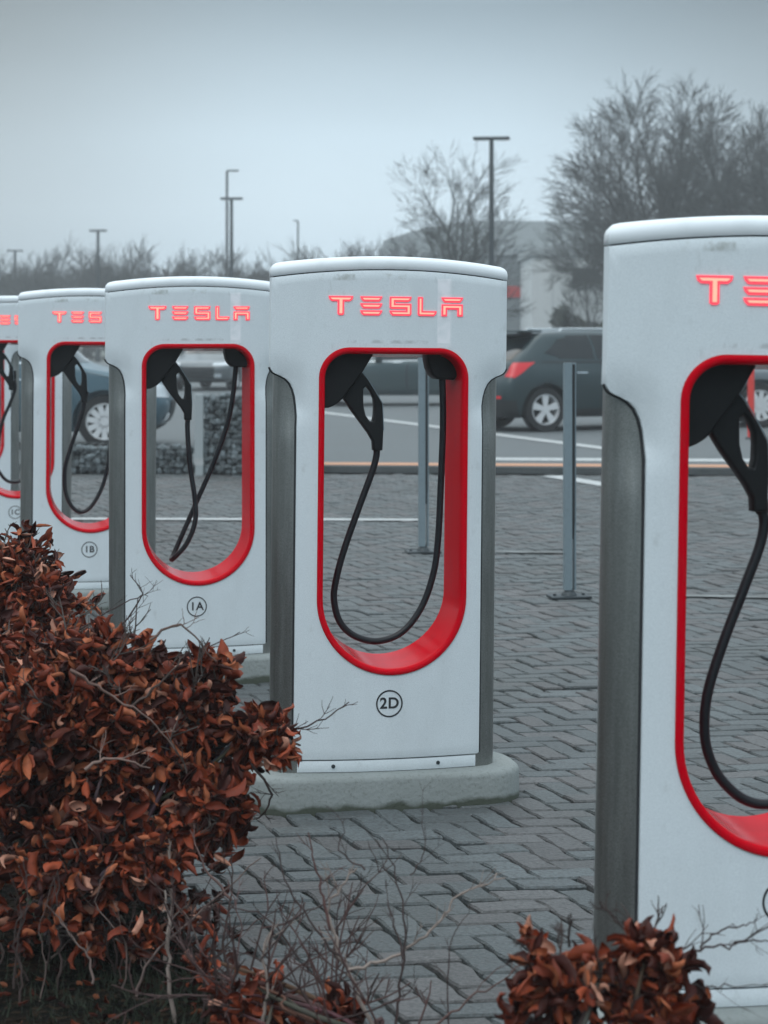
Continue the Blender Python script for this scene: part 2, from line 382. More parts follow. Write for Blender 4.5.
def stadium(off=0, n=1):
    """evenly built loop of the opening"""
    w_, t_, r_ = IW + off, IT + off, max(.01, ICR + off); p = []
    for k in range(33): a = math.pi + math.pi * k / 32; p.append((w_ * math.cos(a), IBZ + w_ * math.sin(a)))
    for z in np.linspace(IBZ, t_ - r_, 10)[1:-1]: p.append((w_, z))
    for k in range(11): a = math.pi / 2 * k / 10; p.append((w_ - r_ + r_ * math.cos(a), t_ - r_ + r_ * math.sin(a)))
    for x in np.linspace(w_ - r_, -w_ + r_, 9)[1:-1]: p.append((x, t_))
    for k in range(11): a = math.pi / 2 + math.pi / 2 * k / 10; p.append((-w_ + r_ + r_ * math.cos(a), t_ - r_ + r_ * math.sin(a)))
    for z in np.linspace(t_ - r_, IBZ, 10)[1:-1]: p.append((-w_, z))
    return [(x + OX, z) for x, z in p]
def dense(r):
    o = []
    for i in range(len(r)):
        a = r[i]; b_ = r[(i + 1) % len(r)]; L_ = math.dist(a, b_); k = max(1, int(round(L_ / .022)))
        for t in range(k): o.append((a[0] + (b_[0] - a[0]) * t / k, a[1] + (b_[1] - a[1]) * t / k))
    return o
NOTCH = [(.325, 1.245), (.329, 1.275), (.336, 1.300), (.347, 1.322), (.362, 1.337), (.380, 1.346)]
def dent(x, z):
    x = abs(x); d = min(math.dist((x, z), q) for q in NOTCH)
    return .014 * max(0, 1 - d / .09) ** 2
def front_shell():
    D = dense(OUT); m = MB(); rings = []
    inn = [inner_at(math.atan2(z - IC[1], x - IC[0])) for x, z in D]
    K = 9
    def rr(x, z, dy): return (x, yf(x) + dent(x, z) + dy, z + PH)
    cx, cz = 0, .9
    def grow(x, z, g): return (x + math.copysign(g, x) if abs(x) > .02 else x, z)
    rings.append([(grow(x, z, .0)[0], yf(x) + dent(x, z) + .03, z + PH) for x, z in D])
    rings.append([rr(x, z, .005) for x, z in D])
    rings.append([(x * (1 - .003), yf(x) + dent(x, z) + .0012, z + PH - (.001 if z > 1.6 else 0)) for x, z in D])
    for k in range(K + 1):
        t = k / K; t = t if k else .012
        rings.append([rr(x + (ix - x) * t, z + (iz - z) * t, 0) for (x, z), (ix, iz) in zip(D, inn)])
    rings.append([(ix, yf(ix) + .02, iz + PH) for ix, iz in inn])
    m.loops(rings); return m
def back_shell():
    D = dense(OUT); m = MB(); K = 5
    inn = [inner_at(math.atan2(z - IC[1], x - IC[0]), -.012) for x, z in D]
    rings = [[(ix, yb(ix) - .02, iz + PH) for ix, iz in inn]]
    for k in range(K + 1):
        t = 1 - k / K
        rings.append([(x * .98 + (ix - x * .98) * t, yb(x * .98 + (ix - x * .98) * t), z + (iz - z) * t + PH) for (x, z), (ix, iz) in zip(D, inn)])
    rings.append([(x * .98, yb(x * .98) - .02, z + PH) for x, z in D])
    m.loops(rings); return m
def lens(inset=0, n=28, hw=HW):
    xs = [hw * math.sin(math.pi / 2 * k / (n / 2)) for k in range(-n // 2, n // 2 + 1)]
    fr = [(x * (hw - inset) / hw, yf(x) + inset) for x in xs]
    bk = [(x * (hw - inset) / hw, max(yb(x) - inset, yf(x) + inset + .012)) for x in xs[::-1]]
    return fr + bk
def cap_mesh():
    m = MB(); rings = []
    for dz, ins in ((.003, .006), (.003, .001), (.0045, -.0005), (.024, -.0005), (.034, .002), (.042, .009), (.047, .020), (.049, .040)):
        rings.append([(x, y, PH + seam(x) + dz) for x, y in lens(ins)])
    L0 = lens(.04); n = len(L0) // 2
    m.loops(rings, cap0=False)
    top = rings[-1]; vs = list(top); fs = []
    N = len(top)
    for k in range(n - 1): fs.append((k, k + 1, N - 2 - k, N - 1 - k))
    m.add(vs, fs); return m
def extr(plan, z0, z1, m, c=None):
    zz = z1 if callable(z1) else (lambda x: z1)
    m.loops([[(x, y, z0 + PH) for x, y in plan], [(x, y, zz(x) + PH) for x, y in plan]], cap0=True, cap1=True)
COLP = [(.274, -.10), (.30, yf(.30) + .008), (.322, yf(.322) + .006), (.338, yf(.338) + .009), (.356, -.108), (.372, -.094), (.385, -.076), (.393, -.055), (.395, -.032), (.390, -.008), (.376, .018), (.352, .036), (.32, .046), (.274, .05)]
_shared = {}
def letters():
    if 'L' in _shared: return _shared['L']
    t = .30; W_ = 1.12
    def cap_end(x0, x1, z1, z0, sl=.14, both=True):      # bar with chamfered lower corners
        p = [(x0, z1), (x1, z1)]
        p += [(x1 - (.03 if both else 0), z1 - (z1 - z0) * .45), (x1 - (sl if both else 0), z0)] if both else [(x1, z0)]
        p += [(x0 + sl, z0), (x0 + .03, z1 - (z1 - z0) * .45)]
        return p
    G = []
    G.append([[(0, 1), (1.14, 1), (1.11, .88), (1.0, .79), (.69, .79), (.69, .04), (.64, 0), (.50, 0), (.45, .04), (.45, .79), (.14, .79), (.03, .88)]])
    G.append([cap_end(0, 1.0, 1, .80, .12), cap_end(0, 1.0, .60, .40, .12), cap_end(0, 1.0, .20, 0, .12)])
    G.append([[(0, 1), (1.02, 1), (.98, .86), (.88, .80), (.20, .80), (.20, .60), (1.02, .60), (1.02, .06), (.97, 0), (.12, 0), (.03, .10), (0, .20), (.82, .20), (.82, .40), (.05, .40), (0, .43)]])
    G.append([[(0, 1), (.20, 1), (.20, .20), (1.0, .20), (.98, .10), (.88, 0), (.05, 0), (0, .05)]])
    G.append([cap_end(0, 1.02, 1, .80, .12), [(.0, .60), (1.02, .60), (1.02, 0), (.82, 0), (.82, .40), (.20, .40), (.20, 0), (0, 0)]])
    res = []
    for gi, g in enumerate(G):
        xx = (-.219, -.111, -.010, .089, .174)[gi]; wd = (.0675, .069, .069, .061, .070)[gi]; hgt = .0595; z_ = 1.557; pair = []
        for grow, y1 in ((-.055, -.0046), (.045, -.003)):
            m = MB()
            for poly in g:
                P = [Vector((p[0] * wd, p[1] * hgt)) for p in poly]
                ar = sum(P[i].x * P[(i + 1) % len(P)].y - P[(i + 1) % len(P)].x * P[i].y for i in range(len(P)))
                sgn = 1 if ar > 0 else -1
                Q = []
                for i in range(len(P)):
                    e1 = (P[i] - P[i - 1]).normalized(); e2 = (P[(i + 1) % len(P)] - P[i]).normalized()
                    n1 = Vector((e1.y, -e1.x)) * sgn; n2 = Vector((e2.y, -e2.x)) * sgn
                    nn = (n1 + n2); nn = nn.normalized() / max(.5, nn.normalized().dot(n1))
                    Q.append(P[i] + nn * grow * hgt)
                me = flat_shape([[(q.x + xx, q.y + z_) for q in Q]], .0)
                me2 = [(v.co.x, v.co.y) for v in me.vertices]; fs = [tuple(p.vertices) for p in me.polygons]
                m.add([(a, yf(a) + y1, b_ + PH) for a, b_ in me2], fs)
                m.loops([[(q.x + xx, yf(q.x + xx) + .002, q.y + z_ + PH) for q in Q], [(q.x + xx, yf(q.x + xx) + y1, q.y + z_ + PH) for q in Q]])
                bpy.data.meshes.remove(me)
            pair.append(m)
        res.append(pair)
    _shared['L'] = res; return res
def stage():
    """meshes every post shares"""
    S = {}
    S['front_panel'] = front_shell(); S['rear_panel'] = back_shell(); S['cap'] = cap_mesh()
    m = MB(); extr(lens(.012), 1.45, lambda x: seam(x) + .006, m)
    S['header_core'] = m
    S['lobes'] = []
    for s in (1, -1):
        m = MB()
        pl = [(.30, yf(.3) + .01), (.36, yf(.36) + .012), (.407, yf(.407) + .008), (.411, yf(.411) + .014), (.405, -.06), (.38, -.01), (.30, .03)]
        pl = [(s * x, y) for x, y in pl]; 
        if s < 0: pl = pl[::-1]
        extr(pl, 1.365, 1.46, m); S['lobes'].append(m)
    cols = []
    for s in (1, -1):
        m = MB(); pl = [(s * x, y) for x, y in COLP]
        if s < 0: pl = pl[::-1]
        rg = []
        for z in (0, .6, 1.1, 1.16, 1.20, 1.24, 1.28, 1.37):
            k_ = max(0, min(1, (z - 1.10) / .14)); k_ = k_ * k_ * (3 - 2 * k_)
            rg.append([(x, y + .016 * k_ * max(0, min(1, (-.05 - y) / .05)), z + PH) for x, y in pl])
        m.loops(rg, cap0=True, cap1=True); cols.append(m)
    S['cols'] = cols
    S['gask'] = []
    side = [q for q in OUT if q[0] > .32 and .04 < q[1] < 1.40]
    for s in (1, -1):
        m = MB(); P = [(s * (x + .002), yf(x) + dent(x, z) + .009, z + PH) for x, z in side]
        m.tube(P, .0042, 6); S['gask'].append(m)
    m = MB(); m.box(-.27, .27, yf(.27) + .02, .04, PH, PH + .31, 0); S['foot'] = m
    # red lining
    m = MB(); rings = []
    for off, dy, absd in ((0, .004, 0), (-.001, -.004, 0), (-.006, -.0065, 0), (-.014, -.006, 0), (-.0195, -.002, 0), (-.0215, .006, 0), (-.023, .03, 0)):
        rings.append([(x, yf(x) + dy, z + PH) for x, z in stadium(off)])
    for t in (.25, .5, .75, 1.0):
        pts = stadium(-.023 - .012 * t)
        rings.append([(x, (yf(x) + .03) * (1 - t) + (yb(x) - .006) * t, z + PH) for x, z in pts])
    m.loops(rings); S['lining'] = m
    m = MB(); m.box(-.308, .308, yf(.308) - .024, yf(.308) - .0, PH + .004, PH + .042, .0)
    # kick strip follows the face
    m = MB(); xs = np.linspace(-.312, .312, 17)
    m.loops([[(x, yf(x) + dy, PH + z) for x in xs] for dy, z in ((.015, .002), (.0035, .002), (.003, .003), (.003, .0395), (.0035, .0405), (.015, .0405))], closed=False)
    S['kick'] = m
    m = MB()
    S['screws'] = []
    for x in (-.19, .175):
        m = MB(); m.tube([(x, yf(x) + .005, PH + .022), (x, yf(x) - .001, PH + .022)], [.0075, .006], 12); S['screws'].append(m)
    # plinth
    m = MB(); rings = []
    def pl(ins):
        a, b_, r = .485 - ins, .188 - ins, .15 - ins; p = []
        for (qx, qy, a0) in ((a - r, b_ - r, 0), (-a + r, b_ - r, 90), (-a + r, -b_ + r, 180), (a - r, -b_ + r, 270)):
            for k in range(9): t = R(a0 + 90 * k / 8); p.append((qx + r * math.cos(t), qy - .02 + r * math.sin(t)))
        return p
    for z, ins in ((-.02, 0), (PH - .02, .003), (PH - .008, .008), (PH - .001, .02), (PH, .035)):
        rings.append([(x, y + (.0), z) for x, y in pl(ins)])
    m.loops(rings, cap1=True); S['plinth'] = m
    return S
ST = stage()
for k_, v_ in list(ST.items()): pass
ME = {}
def shared(key, mb, name, m, parent, smooth=0):
    if key not in ME:
        o = mb.build(name, m, parent, smooth); ME[key] = o.data; return o
    o = bpy.data.objects.new(name, ME[key]); col.objects.link(o); o.parent = parent; return o
def ray_to_local(root_m, px, py, yl):
    inv = root_m.inverted(); o = inv @ Vector((0, 0, EYE)); d = inv.to_3x3() @ Vector(((px - 384) / F, 1, (HZ - py) / F))
    t = (yl - o.y) / d.y; return o + d * t
def post_matrix(Xc, Zf, lean):
    loc = Vector((Xc, Zf, 0)) - Matrix.Rotation(NA, 3, 'Z') @ Vector((0, -.15, 0)); loc.z = 0
    return loc, Matrix.Translation(loc) @ Matrix.Rotation(NA, 4, 'Z') @ Matrix.Rotation(lean, 4, 'Y')
_, M2D = post_matrix(.015, 6.475, .010)
def loc2(pts, yl=-.045): return [tuple((lambda q: (q.x, q.z))(ray_to_local(M2D, x, y, yl))) for x, y in pts]
HOLST = loc2([(319, 349), (345, 349), (373, 349.5), (371, 354), (360.4, 371.6), (353, 382), (345, 391.6), (341, 398), (336, 402.5), (331, 405.5), (326.4, 407.4), (319, 408)])
CONO = loc2([(360.4, 371.6), (366.3, 378.7), (374, 391), (381, 403.3), (382, 410), (382.2, 430), (381.3, 450), (372, 450), (371.5, 441), (367, 433), (361.6, 425.6), (350, 410), (342, 397.4), (345, 391.6), (353, 381)])
CONI = loc2([(365, 386), (369, 391), (372.4, 398.6), (373, 406), (372.7, 415), (371.5, 421), (368.5, 421), (364.5, 415), (362.4, 406), (362, 389)])
OUTL = loc2([(425, 350), (425.5, 360), (427, 368), (430, 374.5), (435, 379), (452, 380), (458, 373), (463, 366), (464, 350)], -.04)
def flat_to_wall(me, yl, bend=False):
    for v in me.vertices:
        x, y, z = v.co; v.co = (x, yl - z, y)
    me.flip_normals(); return me
def charger(Xc, Zf, lean, mark, label, cable, cy=None):
    loc, _m = post_matrix(Xc, Zf, lean)
    root = thing('charging_post', label, 'charging post', loc, NA, 'white charging posts in a receding row')
    root.rotation_euler = (0, lean, NA)
    m = Matrix.Translation(loc) @ root.rotation_euler.to_matrix().to_4x4()
    shared('plinth', ST['plinth'], 'concrete_plinth', 'concrete', root, 40)
    shared('front', ST['front_panel'], 'front_panel', 'white', root, 40)
    shared('rear', ST['rear_panel'], 'rear_panel', 'white', root, 40)
    shared('core', ST['header_core'], 'header_core', 'seam', root)
    for i, c in enumerate(ST['lobes']): shared('lobe%d' % i, c, 'header_side', 'white', root, 40)
    shared('cap', ST['cap'], 'top_cap', 'cap', root, 60)
    for i, c in enumerate(ST['cols']): shared('col%d' % i, c, 'side_column', 'steel', root, 40)
    for i, c in enumerate(ST['gask']): shared('gask%d' % i, c, 'edge_gasket', 'seam', root)
    shared('foot', ST['foot'], 'foot_block', 'seam', root)
    shared('lining', ST['lining'], 'opening_lining', 'red', root, 50)
    k = shared('kick', ST['kick'], 'kick_strip', 'white', root, 30)
    for i, s in enumerate(ST['screws']): shared('scr%d' % i, s, 'screw', 'darkmetal', k, 30)
    if 'hol' not in ME:
        ME['hol'] = flat_to_wall(flat_shape([HOLST], .055, .006), -.03); ME['con'] = flat_to_wall(flat_shape([CONO, CONI], .013, .006), -.052)
        ME['outl'] = flat_to_wall(flat_shape([OUTL], .035, .008), -.03)
        for kk in ('hol', 'con', 'outl'):
            ME[kk].materials.append(M['black']); ME[kk].polygons.foreach_set('use_smooth', [True] * len(ME[kk].polygons)); ME[kk].set_sharp_from_angle(angle=R(35))
    for kk, nm in (('hol', 'connector_holster'), ('con', 'connector_handle'), ('outl', 'cable_outlet')):
        o = bpy.data.objects.new(nm, ME[kk]); col.objects.link(o); o.parent = root
    cb = MB(); P = []
    for q in cable:
        yl = q[2] if len(q) > 2 else -.052
        P.append(ray_to_local(m, q[0], q[1], yl))
    P[0] = Vector((P[0].x, P[0].y, P[0].z))
    cb.tube(catmull(P, 7), .0118, 12); cb.build('charging_cable', 'rubber', root, 180)
    ed = MB(); ed.tube([(x, -.0715, z) for x, z in CONO[:4]] + [(CONO[5][0], -.071, CONO[5][1])], .0017, 6); ed.build('grip_highlight', 'galv', bpy.data.objects.get(o.name) and [c for c in root.children if c.name.startswith('connector_handle')][0], 60)  # added pale tube imitating the bright highlight along the handle's edge
    # cuffs on the cable ends
    for (a, b_) in ((P[0], P[1]),):
        d = (b_ - a).normalized(); c = MB(); c.tube([a - d * .045, a - d * .01, a + d * .012], [.0175, .017, .0145], 12); c.build('cable_cuff', 'black', root, 60)
    L = letters()
    for i, (fi, ri) in enumerate(L):
        lo = shared('lfill%d' % i, fi, 'lit_letter', 'glow', root); shared('lrim%d' % i, ri, 'letter_rim', 'glowrim', lo)
    # number in a ring
    mb = MB(); zc = .232 + PH; n = 40; ro, ri = .0465, .0415
    def ring(r, y): return [(r * math.cos(2 * math.pi * k / n), yf(0) + y + .045 * (r * math.cos(2 * math.pi * k / n) / HW) ** 2, zc + r * math.sin(2 * math.pi * k / n)) for k in range(n)]
    mb.loops([ring(ro, .001), ring(ro, -.0012), ring(ri, -.0012), ring(ri, .001)])
    mo = mb.build('number_ring', 'ink', root)
    tm = text_mesh(mark, .052, .0006, .0012)
    for v in tm.vertices: x, y, z = v.co; v.co = (x * 1.0, -.1503 - z, y + zc)
    link('number', tm, 'ink', mo)
    return root, m
C2D = [(376.7, 447), (376.3, 456), (372, 472), (358, 510), (344, 550), (336, 580), (334, 600), (340, 622), (355, 636), (378, 641), (402, 632), (421, 608), (433, 575), (438, 540), (441, 480), (443, 420), (442, 372)]
charger(.015, 6.475, .010, '2D', 'white charging post marked 2D, whole in mid view, black cable in one open loop', C2D)
charger(.878, 4.22, .018, '2C', 'nearest and largest white charging post, cut off by the right edge of the photo',
        [(761.5, 508), (764, 524), (759, 548), (744, 588), (722, 646), (707, 696), (705, 738), (714, 768), (728, 787), (745.5, 800), (768, 804), (800, 794), (826, 765), (842, 710), (850, 600), (852, 480), (850, 365)])
charger(-.864, 8.77, .0, '1A', 'white charging post marked 1A, its two cable strands crossing and pinched together at the bottom',
        [(188, 417, -.05), (187.5, 430, -.05), (190, 465, -.06), (195, 500, -.07), (195, 522, -.075), (187, 543, -.07), (175, 557, -.05), (171.5, 559, -.02), (175, 551, .01), (186, 526, .01), (200, 494, .0), (214, 462, -.01), (227, 425, -.02), (233, 395, -.03), (236, 364, -.03)])
charger(-1.720, 11.08, .006, '1B', 'white charging post marked 1B, partly hidden behind the post marked 1A',
        [(84.5, 399), (82.5, 412), (75, 435), (69, 453), (65, 470), (65.6, 492), (72, 506.5), (81, 512), (90.6, 507), (100, 492), (106, 474), (110, 450), (113, 410), (114, 364)])
charger(-2.60, 13.38, .006, '1C', 'white charging post cut off by the left edge, partly covered by post 1B',
        [(14, 377), (15, 389), (9.4, 405), (3, 420), (-3, 447), (-4, 465), (0, 473), (6, 480), (12.5, 482), (22, 480), (32, 468), (40, 440), (44, 410), (45, 364)])
charger(-3.41, 15.68, .0, '1D', 'farthest white charging post, seen only through the opening of the leftmost post',
        [(-33, 372), (-36, 390), (-44, 420), (-48, 445), (-44, 460), (-34, 466), (-22, 458), (-12, 430), (-8, 400), (-7, 362)])

# ------------------------------------------------------------------ grey posts beside the bays
def bay_post(px, py, label, top=1.43):
    Y = 3059 / (py - HZ); X = (px - 384) / F * Y
    r = thing('bay_post', label, 'post', (X, Y, 0), R(10), 'grey steel posts on black foot plates behind the charging posts')
    m = MB(); m.box(-.125, .125, -.075, .075, .002, .018, .005); m.build('foot_plate', 'darkmetal', r)
    m = MB(); m.tube([(0, 0, .018), (0, 0, .03), (0, 0, .045), (0, 0, .06)], [.05, .045, .028, .026], 14)
    for sx in (-.09, .09): m.tube([(sx, 0, .016), (sx, 0, .028)], .010, 6)
    m.build('clamp', 'darkmetal', r, 30)
    m = MB(); pr = [(-.032, -.022), (.012, -.03), (.014, -.024), (.014, .024), (-.026, .026), (-.032, .02)]
    m.loops([[(x, y, .05) for x, y in pr], [(x, y, top) for x, y in pr]], cap1=True); m.build('post', 'galv', r, 30)
    m = MB(); pr = [(.012, -.032), (.029, -.030), (.029, .022), (.016, .024)]
    m.loops([[(x * .7 + .005, y * .6, .36) for x, y in pr], [(x, y, .48) for x, y in pr], [(x, y, top - .01) for x, y in pr]], cap0=True, cap1=True); m.build('rubber_strip', 'plastic', r)
    m = MB(); m.loops([[(x, y, z) for x, y in ((.028, -.024), (.040, -.018), (.040, .018), (.028, .022))] for z in (.05, top)], cap0=True, cap1=True)
    m.build('side_rail', 'galv', r)
bay_post(569, 598, 'grey steel post in the open gap between posts 2D and the nearest charger')
bay_post(423, 553, 'grey steel post seen through the opening of the post marked 2D')
bay_post(790, 660, 'grey steel post of which only the foot plate shows inside the nearest opening')
r = thing('marker_post', 'slim red marker post seen through the opening of the nearest charging post', 'post', ((751 - 384) / F * 27.5, 27.5, .075), 0)
m = MB(); m.tube([(0, 0, 0), (0, 0, 1.35)], .05, 10); m.build('post', 'postred', r, 40)
m = MB(); m.tube([(0, 0, .0), (0, 0, .03)], [.09, .07], 12); m.build('foot', 'darkmetal', r)

# ------------------------------------------------------------------ cars
def cat1(P, t):
    n = len(P); i = min(int(t), n - 2); f = t - i
    p0 = P[i - 1] if i > 0 else 2 * P[0] - P[1]; p1 = P[i]; p2 = P[i + 1]; p3 = P[i + 2] if i + 2 < n else 2 * P[-1] - P[-2]
    return .5 * (2 * p1 + (p2 - p0) * f + (2 * p0 - 5 * p1 + 4 * p2 - p3) * f * f + (3 * p1 - p0 - 3 * p2 + p3) * f ** 3)
def car(name, label, loc, yaw, paint, L=4.3, Wd=.90, H=1.62, wr=.335, cowl=1.08, hoodz=.98, belt=1.03, rear_rake=.55, spokes=5, ax=(-.315, .30), cladding=True, suv=False, group='cars parked beyond the kerb'):
    hs = (H - 1.0) / .62
    r = thing(name, label, 'car', loc, yaw, group)
    #        rear dx, front dx, y, z
    rl = [(.14, .24, .80, .22), (.05, .08, .865, .33), (.0, .0, .895, .52), (.03, .03, .905, .73), (.10, .22, .885, .90), (.17, cowl, .835, belt), (.17 + rear_rake * .45, cowl + .38, .755, belt + .25 * hs), (.17 + rear_rake * .85, cowl + .74, .655, belt + .47 * hs), (.22 + rear_rake, cowl + .88, .45, H - .03), (.24 + rear_rake, cowl + .9, 0, H)]
    ts = (.10, .24, .38, .51, .64, .77, .90)
    net = []
    for k, (rd, fd, y, z) in enumerate(rl):
        y *= Wd / .9; row = []
        x0, x1 = -L / 2 + rd, L / 2 - fd
        zf = z
        if k == 4: zf = hoodz - .16
        if k == 5: zf = hoodz
        if k == 3: zf = .68
        for s in range(13):
            if s == 0: p = (x0, 0)
            elif s == 1: p = (x0 + .015, .6 * y)
            elif s == 2: p = (x0 + .10, .93 * y)
            elif s <= 9: p = (x0 + (x1 - x0) * ts[s - 3], y)
            elif s == 10: p = (x1 - .14, .91 * y)
            elif s == 11: p = (x1 - .03, .55 * y)
            else: p = (x1, 0)
            t = max(0, min(1, (s - 7) / 3)); zz = z + (zf - z) * t
            if k >= 6: zz -= (.055 if k > 6 else .03) * max(0, (4.5 - s) / 4.5) ** 1.2 + .03 * max(0, (s - 8) / 4)
            row.append(np.array((p[0], p[1], zz)))
        net.append(row)
    def S(u, v): return cat1([cat1(row, u) for row in net], v)
    m = MB(); NU, NV = 60, 45
    G = [[S(12 * i / NU, 9 * j / NV) for i in range(NU + 1)] for j in range(NV + 1)]
    vs = []; idx = {}
    rings = []
    for j in range(NV + 1):
        half = G[j]; ring = [(p[0], -p[1], p[2]) for p in half] + [(p[0], p[1], p[2]) for p in half[-2:0:-1]]
        rings.append(ring)
    base = [(x, y, .215) for x, y, z in rings[0]]
    m.loops(rings, cap0=True); o = m.build('body', paint, None)
    bm = bmesh.new(); bm.from_mesh(o.data); bmesh.ops.remove_doubles(bm, verts=bm.verts, dist=.0015); bmesh.ops.holes_fill(bm, edges=bm.edges[:], sides=0); bmesh.ops.recalc_face_normals(bm, faces=bm.faces); bm.to_mesh(o.data); bm.free()
    wx = (ax[0] * L, ax[1] * L)
    cut = MB()
    for x in wx:
        for s in (-1, 1): cut.tube([(x, s * (Wd - .26), wr), (x, s * (Wd + .2), wr)], wr * 1.20, 28)
    co = cut.build('cut', 'plastic', None)
    bm = bmesh.new(); bm.from_mesh(co.data); bmesh.ops.recalc_face_normals(bm, faces=bm.faces); bm.to_mesh(co.data); bm.free()
    md = o.modifiers.new('b', 'BOOLEAN'); md.operation = 'DIFFERENCE'; md.object = co; md.solver = 'EXACT'
    nm = bpy.data.meshes.new_from_object(o.evaluated_get(bpy.context.evaluated_depsgraph_get()))
    o.modifiers.clear(); bpy.data.objects.remove(co)
    old = o.data; bpy.data.objects.remove(o); bpy.data.meshes.remove(old)
    if len(nm.polygons) < 500: print('BOOLEAN FAIL', name)
    o = link('body', nm, paint, r, 40)
    def patch(pname, quad, mt, off=.006, nu=14, nv=8, sides=(-1, 1), parent=r):
        (a, b_, c, d) = quad   # (u,v): lower rear, lower front, upper front, upper rear
        for s in sides:
            pb = MB(); vs = []
            for j in range(nv + 1):
                for i in range(nu + 1):
                    fu, fv = i / nu, j / nv
                    u = (a[0] * (1 - fu) + b_[0] * fu) * (1 - fv) + (d[0] * (1 - fu) + c[0] * fu) * fv
                    v = (a[1] * (1 - fu) + b_[1] * fu) * (1 - fv) + (d[1] * (1 - fu) + c[1] * fu) * fv
                    p = S(u, v); e = .04
                    du = S(min(u + e, 12), v) - S(max(u - e, 0), v); dv = S(u, min(v + e, 9)) - S(u, max(v - e, 0))
                    n_ = np.cross(dv, du); ln = np.linalg.norm(n_); n_ = n_ / ln if ln > 1e-9 else np.array((0, 0, 0))
                    if n_[1] < 0 or (abs(n_[1]) < 1e-3 and n_[0] * p[0] < 0): n_ = -n_
                    p = p + n_ * off
                    vs.append((p[0], s * p[1], p[2]))
            fs = [(j * (nu + 1) + i, j * (nu + 1) + i + 1, (j + 1) * (nu + 1) + i + 1, (j + 1) * (nu + 1) + i) for j in range(nv) for i in range(nu)]
            if s > 0: fs = [f[::-1] for f in fs]
            pb.add(vs, fs); pb.build(pname, mt, parent, 180)
    def patch_full(pname, u0, u1, v0, v1, v1b, mt, off=.006):   # across the centre line
        pb = MB(); nu, nv = 20, 8; vs = []
        for j in range(nv + 1):
            for i in range(nu + 1):
                q = -1 + 2 * i / nu; u = u0 + (u1 - u0) * abs(q); v = v0 + (v1 - v0) * j / nv
                p = S(u, v); e = .04
                du = S(u + e, v) - S(u - e if u > e and u < 12 - e else u, v) if u < 12 - e else S(u, v) - S(u - e, v)
                dv = S(u, v + e) - S(u, v - e)
                n_ = np.cross(dv, du); ln = np.linalg.norm(n_); n_ = n_ / ln if ln > 1e-9 else np.zeros(3)
                if n_[0] * (1 if u0 > 6 or u1 > 6 else -1) < 0: n_ = -n_
                p = p + n_ * off; vs.append((p[0], (1 if q > 0 else -1) * p[1], p[2]))
        fs = [(j * (nu + 1) + i, j * (nu + 1) + i + 1, (j + 1) * (nu + 1) + i + 1, (j + 1) * (nu + 1) + i) for j in range(nv) for i in range(nu)]
        pb.add(vs, fs); return pb.build(pname, mt, r, 180)
    if suv: patch('rear_quarter_window', [(3.55, 5.6), (4.3, 5.3), (4.4, 6.6), (3.95, 6.5)], 'glass')
    else: patch('rear_quarter_window', [(3.0, 5.4), (4.1, 5.25), (4.25, 6.7), (3.55, 6.6)], 'glass')
    patch('rear_door_window', [(4.25, 5.25), (5.9, 5.2), (5.9, 6.8), (4.4, 6.75)], 'glass')
    patch('front_door_window', [(6.05, 5.2), (8.75, 5.15), (7.6, 6.8), (6.05, 6.8)], 'glass')
    patch_full('windscreen', 12, 10.3, 5.15, 6.85, 0, 'glass')
    patch_full('rear_window', 0, 1.7, 5.15, 6.8, 0, 'glass')
    if cladding:
        patch('side_cladding', [(4.36, 0.15), (8.4, .15), (8.4, 1.15), (4.36, 1.15)], 'plastic', .012)
        patch_full('rear_bumper', 0, 2.6, .1, 1.9, 0, 'plastic', .012)
    patch_full('front_grille', 12, 11.0, 1.0, 2.7, 0, 'plastic', .01)
    patch_full('front_bumper_lip', 12, 10.2, .1, .7, 0, 'plastic', .01)
    patch('tail_light', [(1.65, 3.75), (2.3, 3.65), (3.35, 5.0), (2.0, 4.95)], 'tail', .012, 8, 5)
    patch('reflector', [(1.1, 2.0), (1.75, 2.0), (1.75, 2.2), (1.1, 2.2)], 'tail', .016, 5, 2)
    patch('headlight', [(9.75, 3.0), (11.1, 2.9), (11.1, 3.5), (9.55, 3.85)], 'lamp', .010, 8, 5)
    patch('fog_light', [(10.5, 1.2), (11.0, 1.2), (11.0, 1.7), (10.5, 1.7)], 'lamp', .014, 5, 3)
    patch('window_trim', [(3.6, 4.95), (9.2, 4.95), (9.1, 5.06), (3.6, 5.06)], 'plastic' if suv else 'chrome', .008, 30, 1)
    patch('door_gap', [(5.93, 1.3), (5.98, 1.3), (5.98, 5.0), (5.93, 5.0)], 'plastic', .003, 1, 16)
    patch('door_gap', [(8.55, 1.3), (8.6, 1.3), (8.75, 5.0), (8.7, 5.0)], 'plastic', .003, 1, 16)
    for u in (4.5, 6.3):
        patch('door_handle', [(u, 4.0), (u + .35, 4.0), (u + .35, 4.12), (u, 4.12)], 'chrome', .03, 3, 1)
    for s in (-1, 1):
        p = S(8.6, 5.1); mm = MB(); mm.box(p[0] - .09, p[0] + .07, s * (p[1] + .06) - .09, s * (p[1] + .06) + .09, p[2] + .02, p[2] + .16, .035); mm.build('door_mirror', paint, r, 60)
    pb = MB(); bx = (-L / 2 + .1 + rear_rake * .6)
    pb.box(bx - .02, bx + .42, -.55, .55, H - .055, H - .02, .012); pb.build('roof_spoiler', paint, r, 40)
    for s in (-1, 1):
        pb = MB(); pb.tube([(-.95, s * .57, H - .05), (-.9, s * .57, H + .0), (.4, s * .57, H + .0), (.5, s * .57, H - .05)], .016, 6); pb.build('roof_rail', 'chrome', r)
    pb = MB(); pb.box(-L / 2 - .012, -L / 2 + .05, -.26, .26, .74, .86, .004); pb.build('number_plate', 'lamp', r)
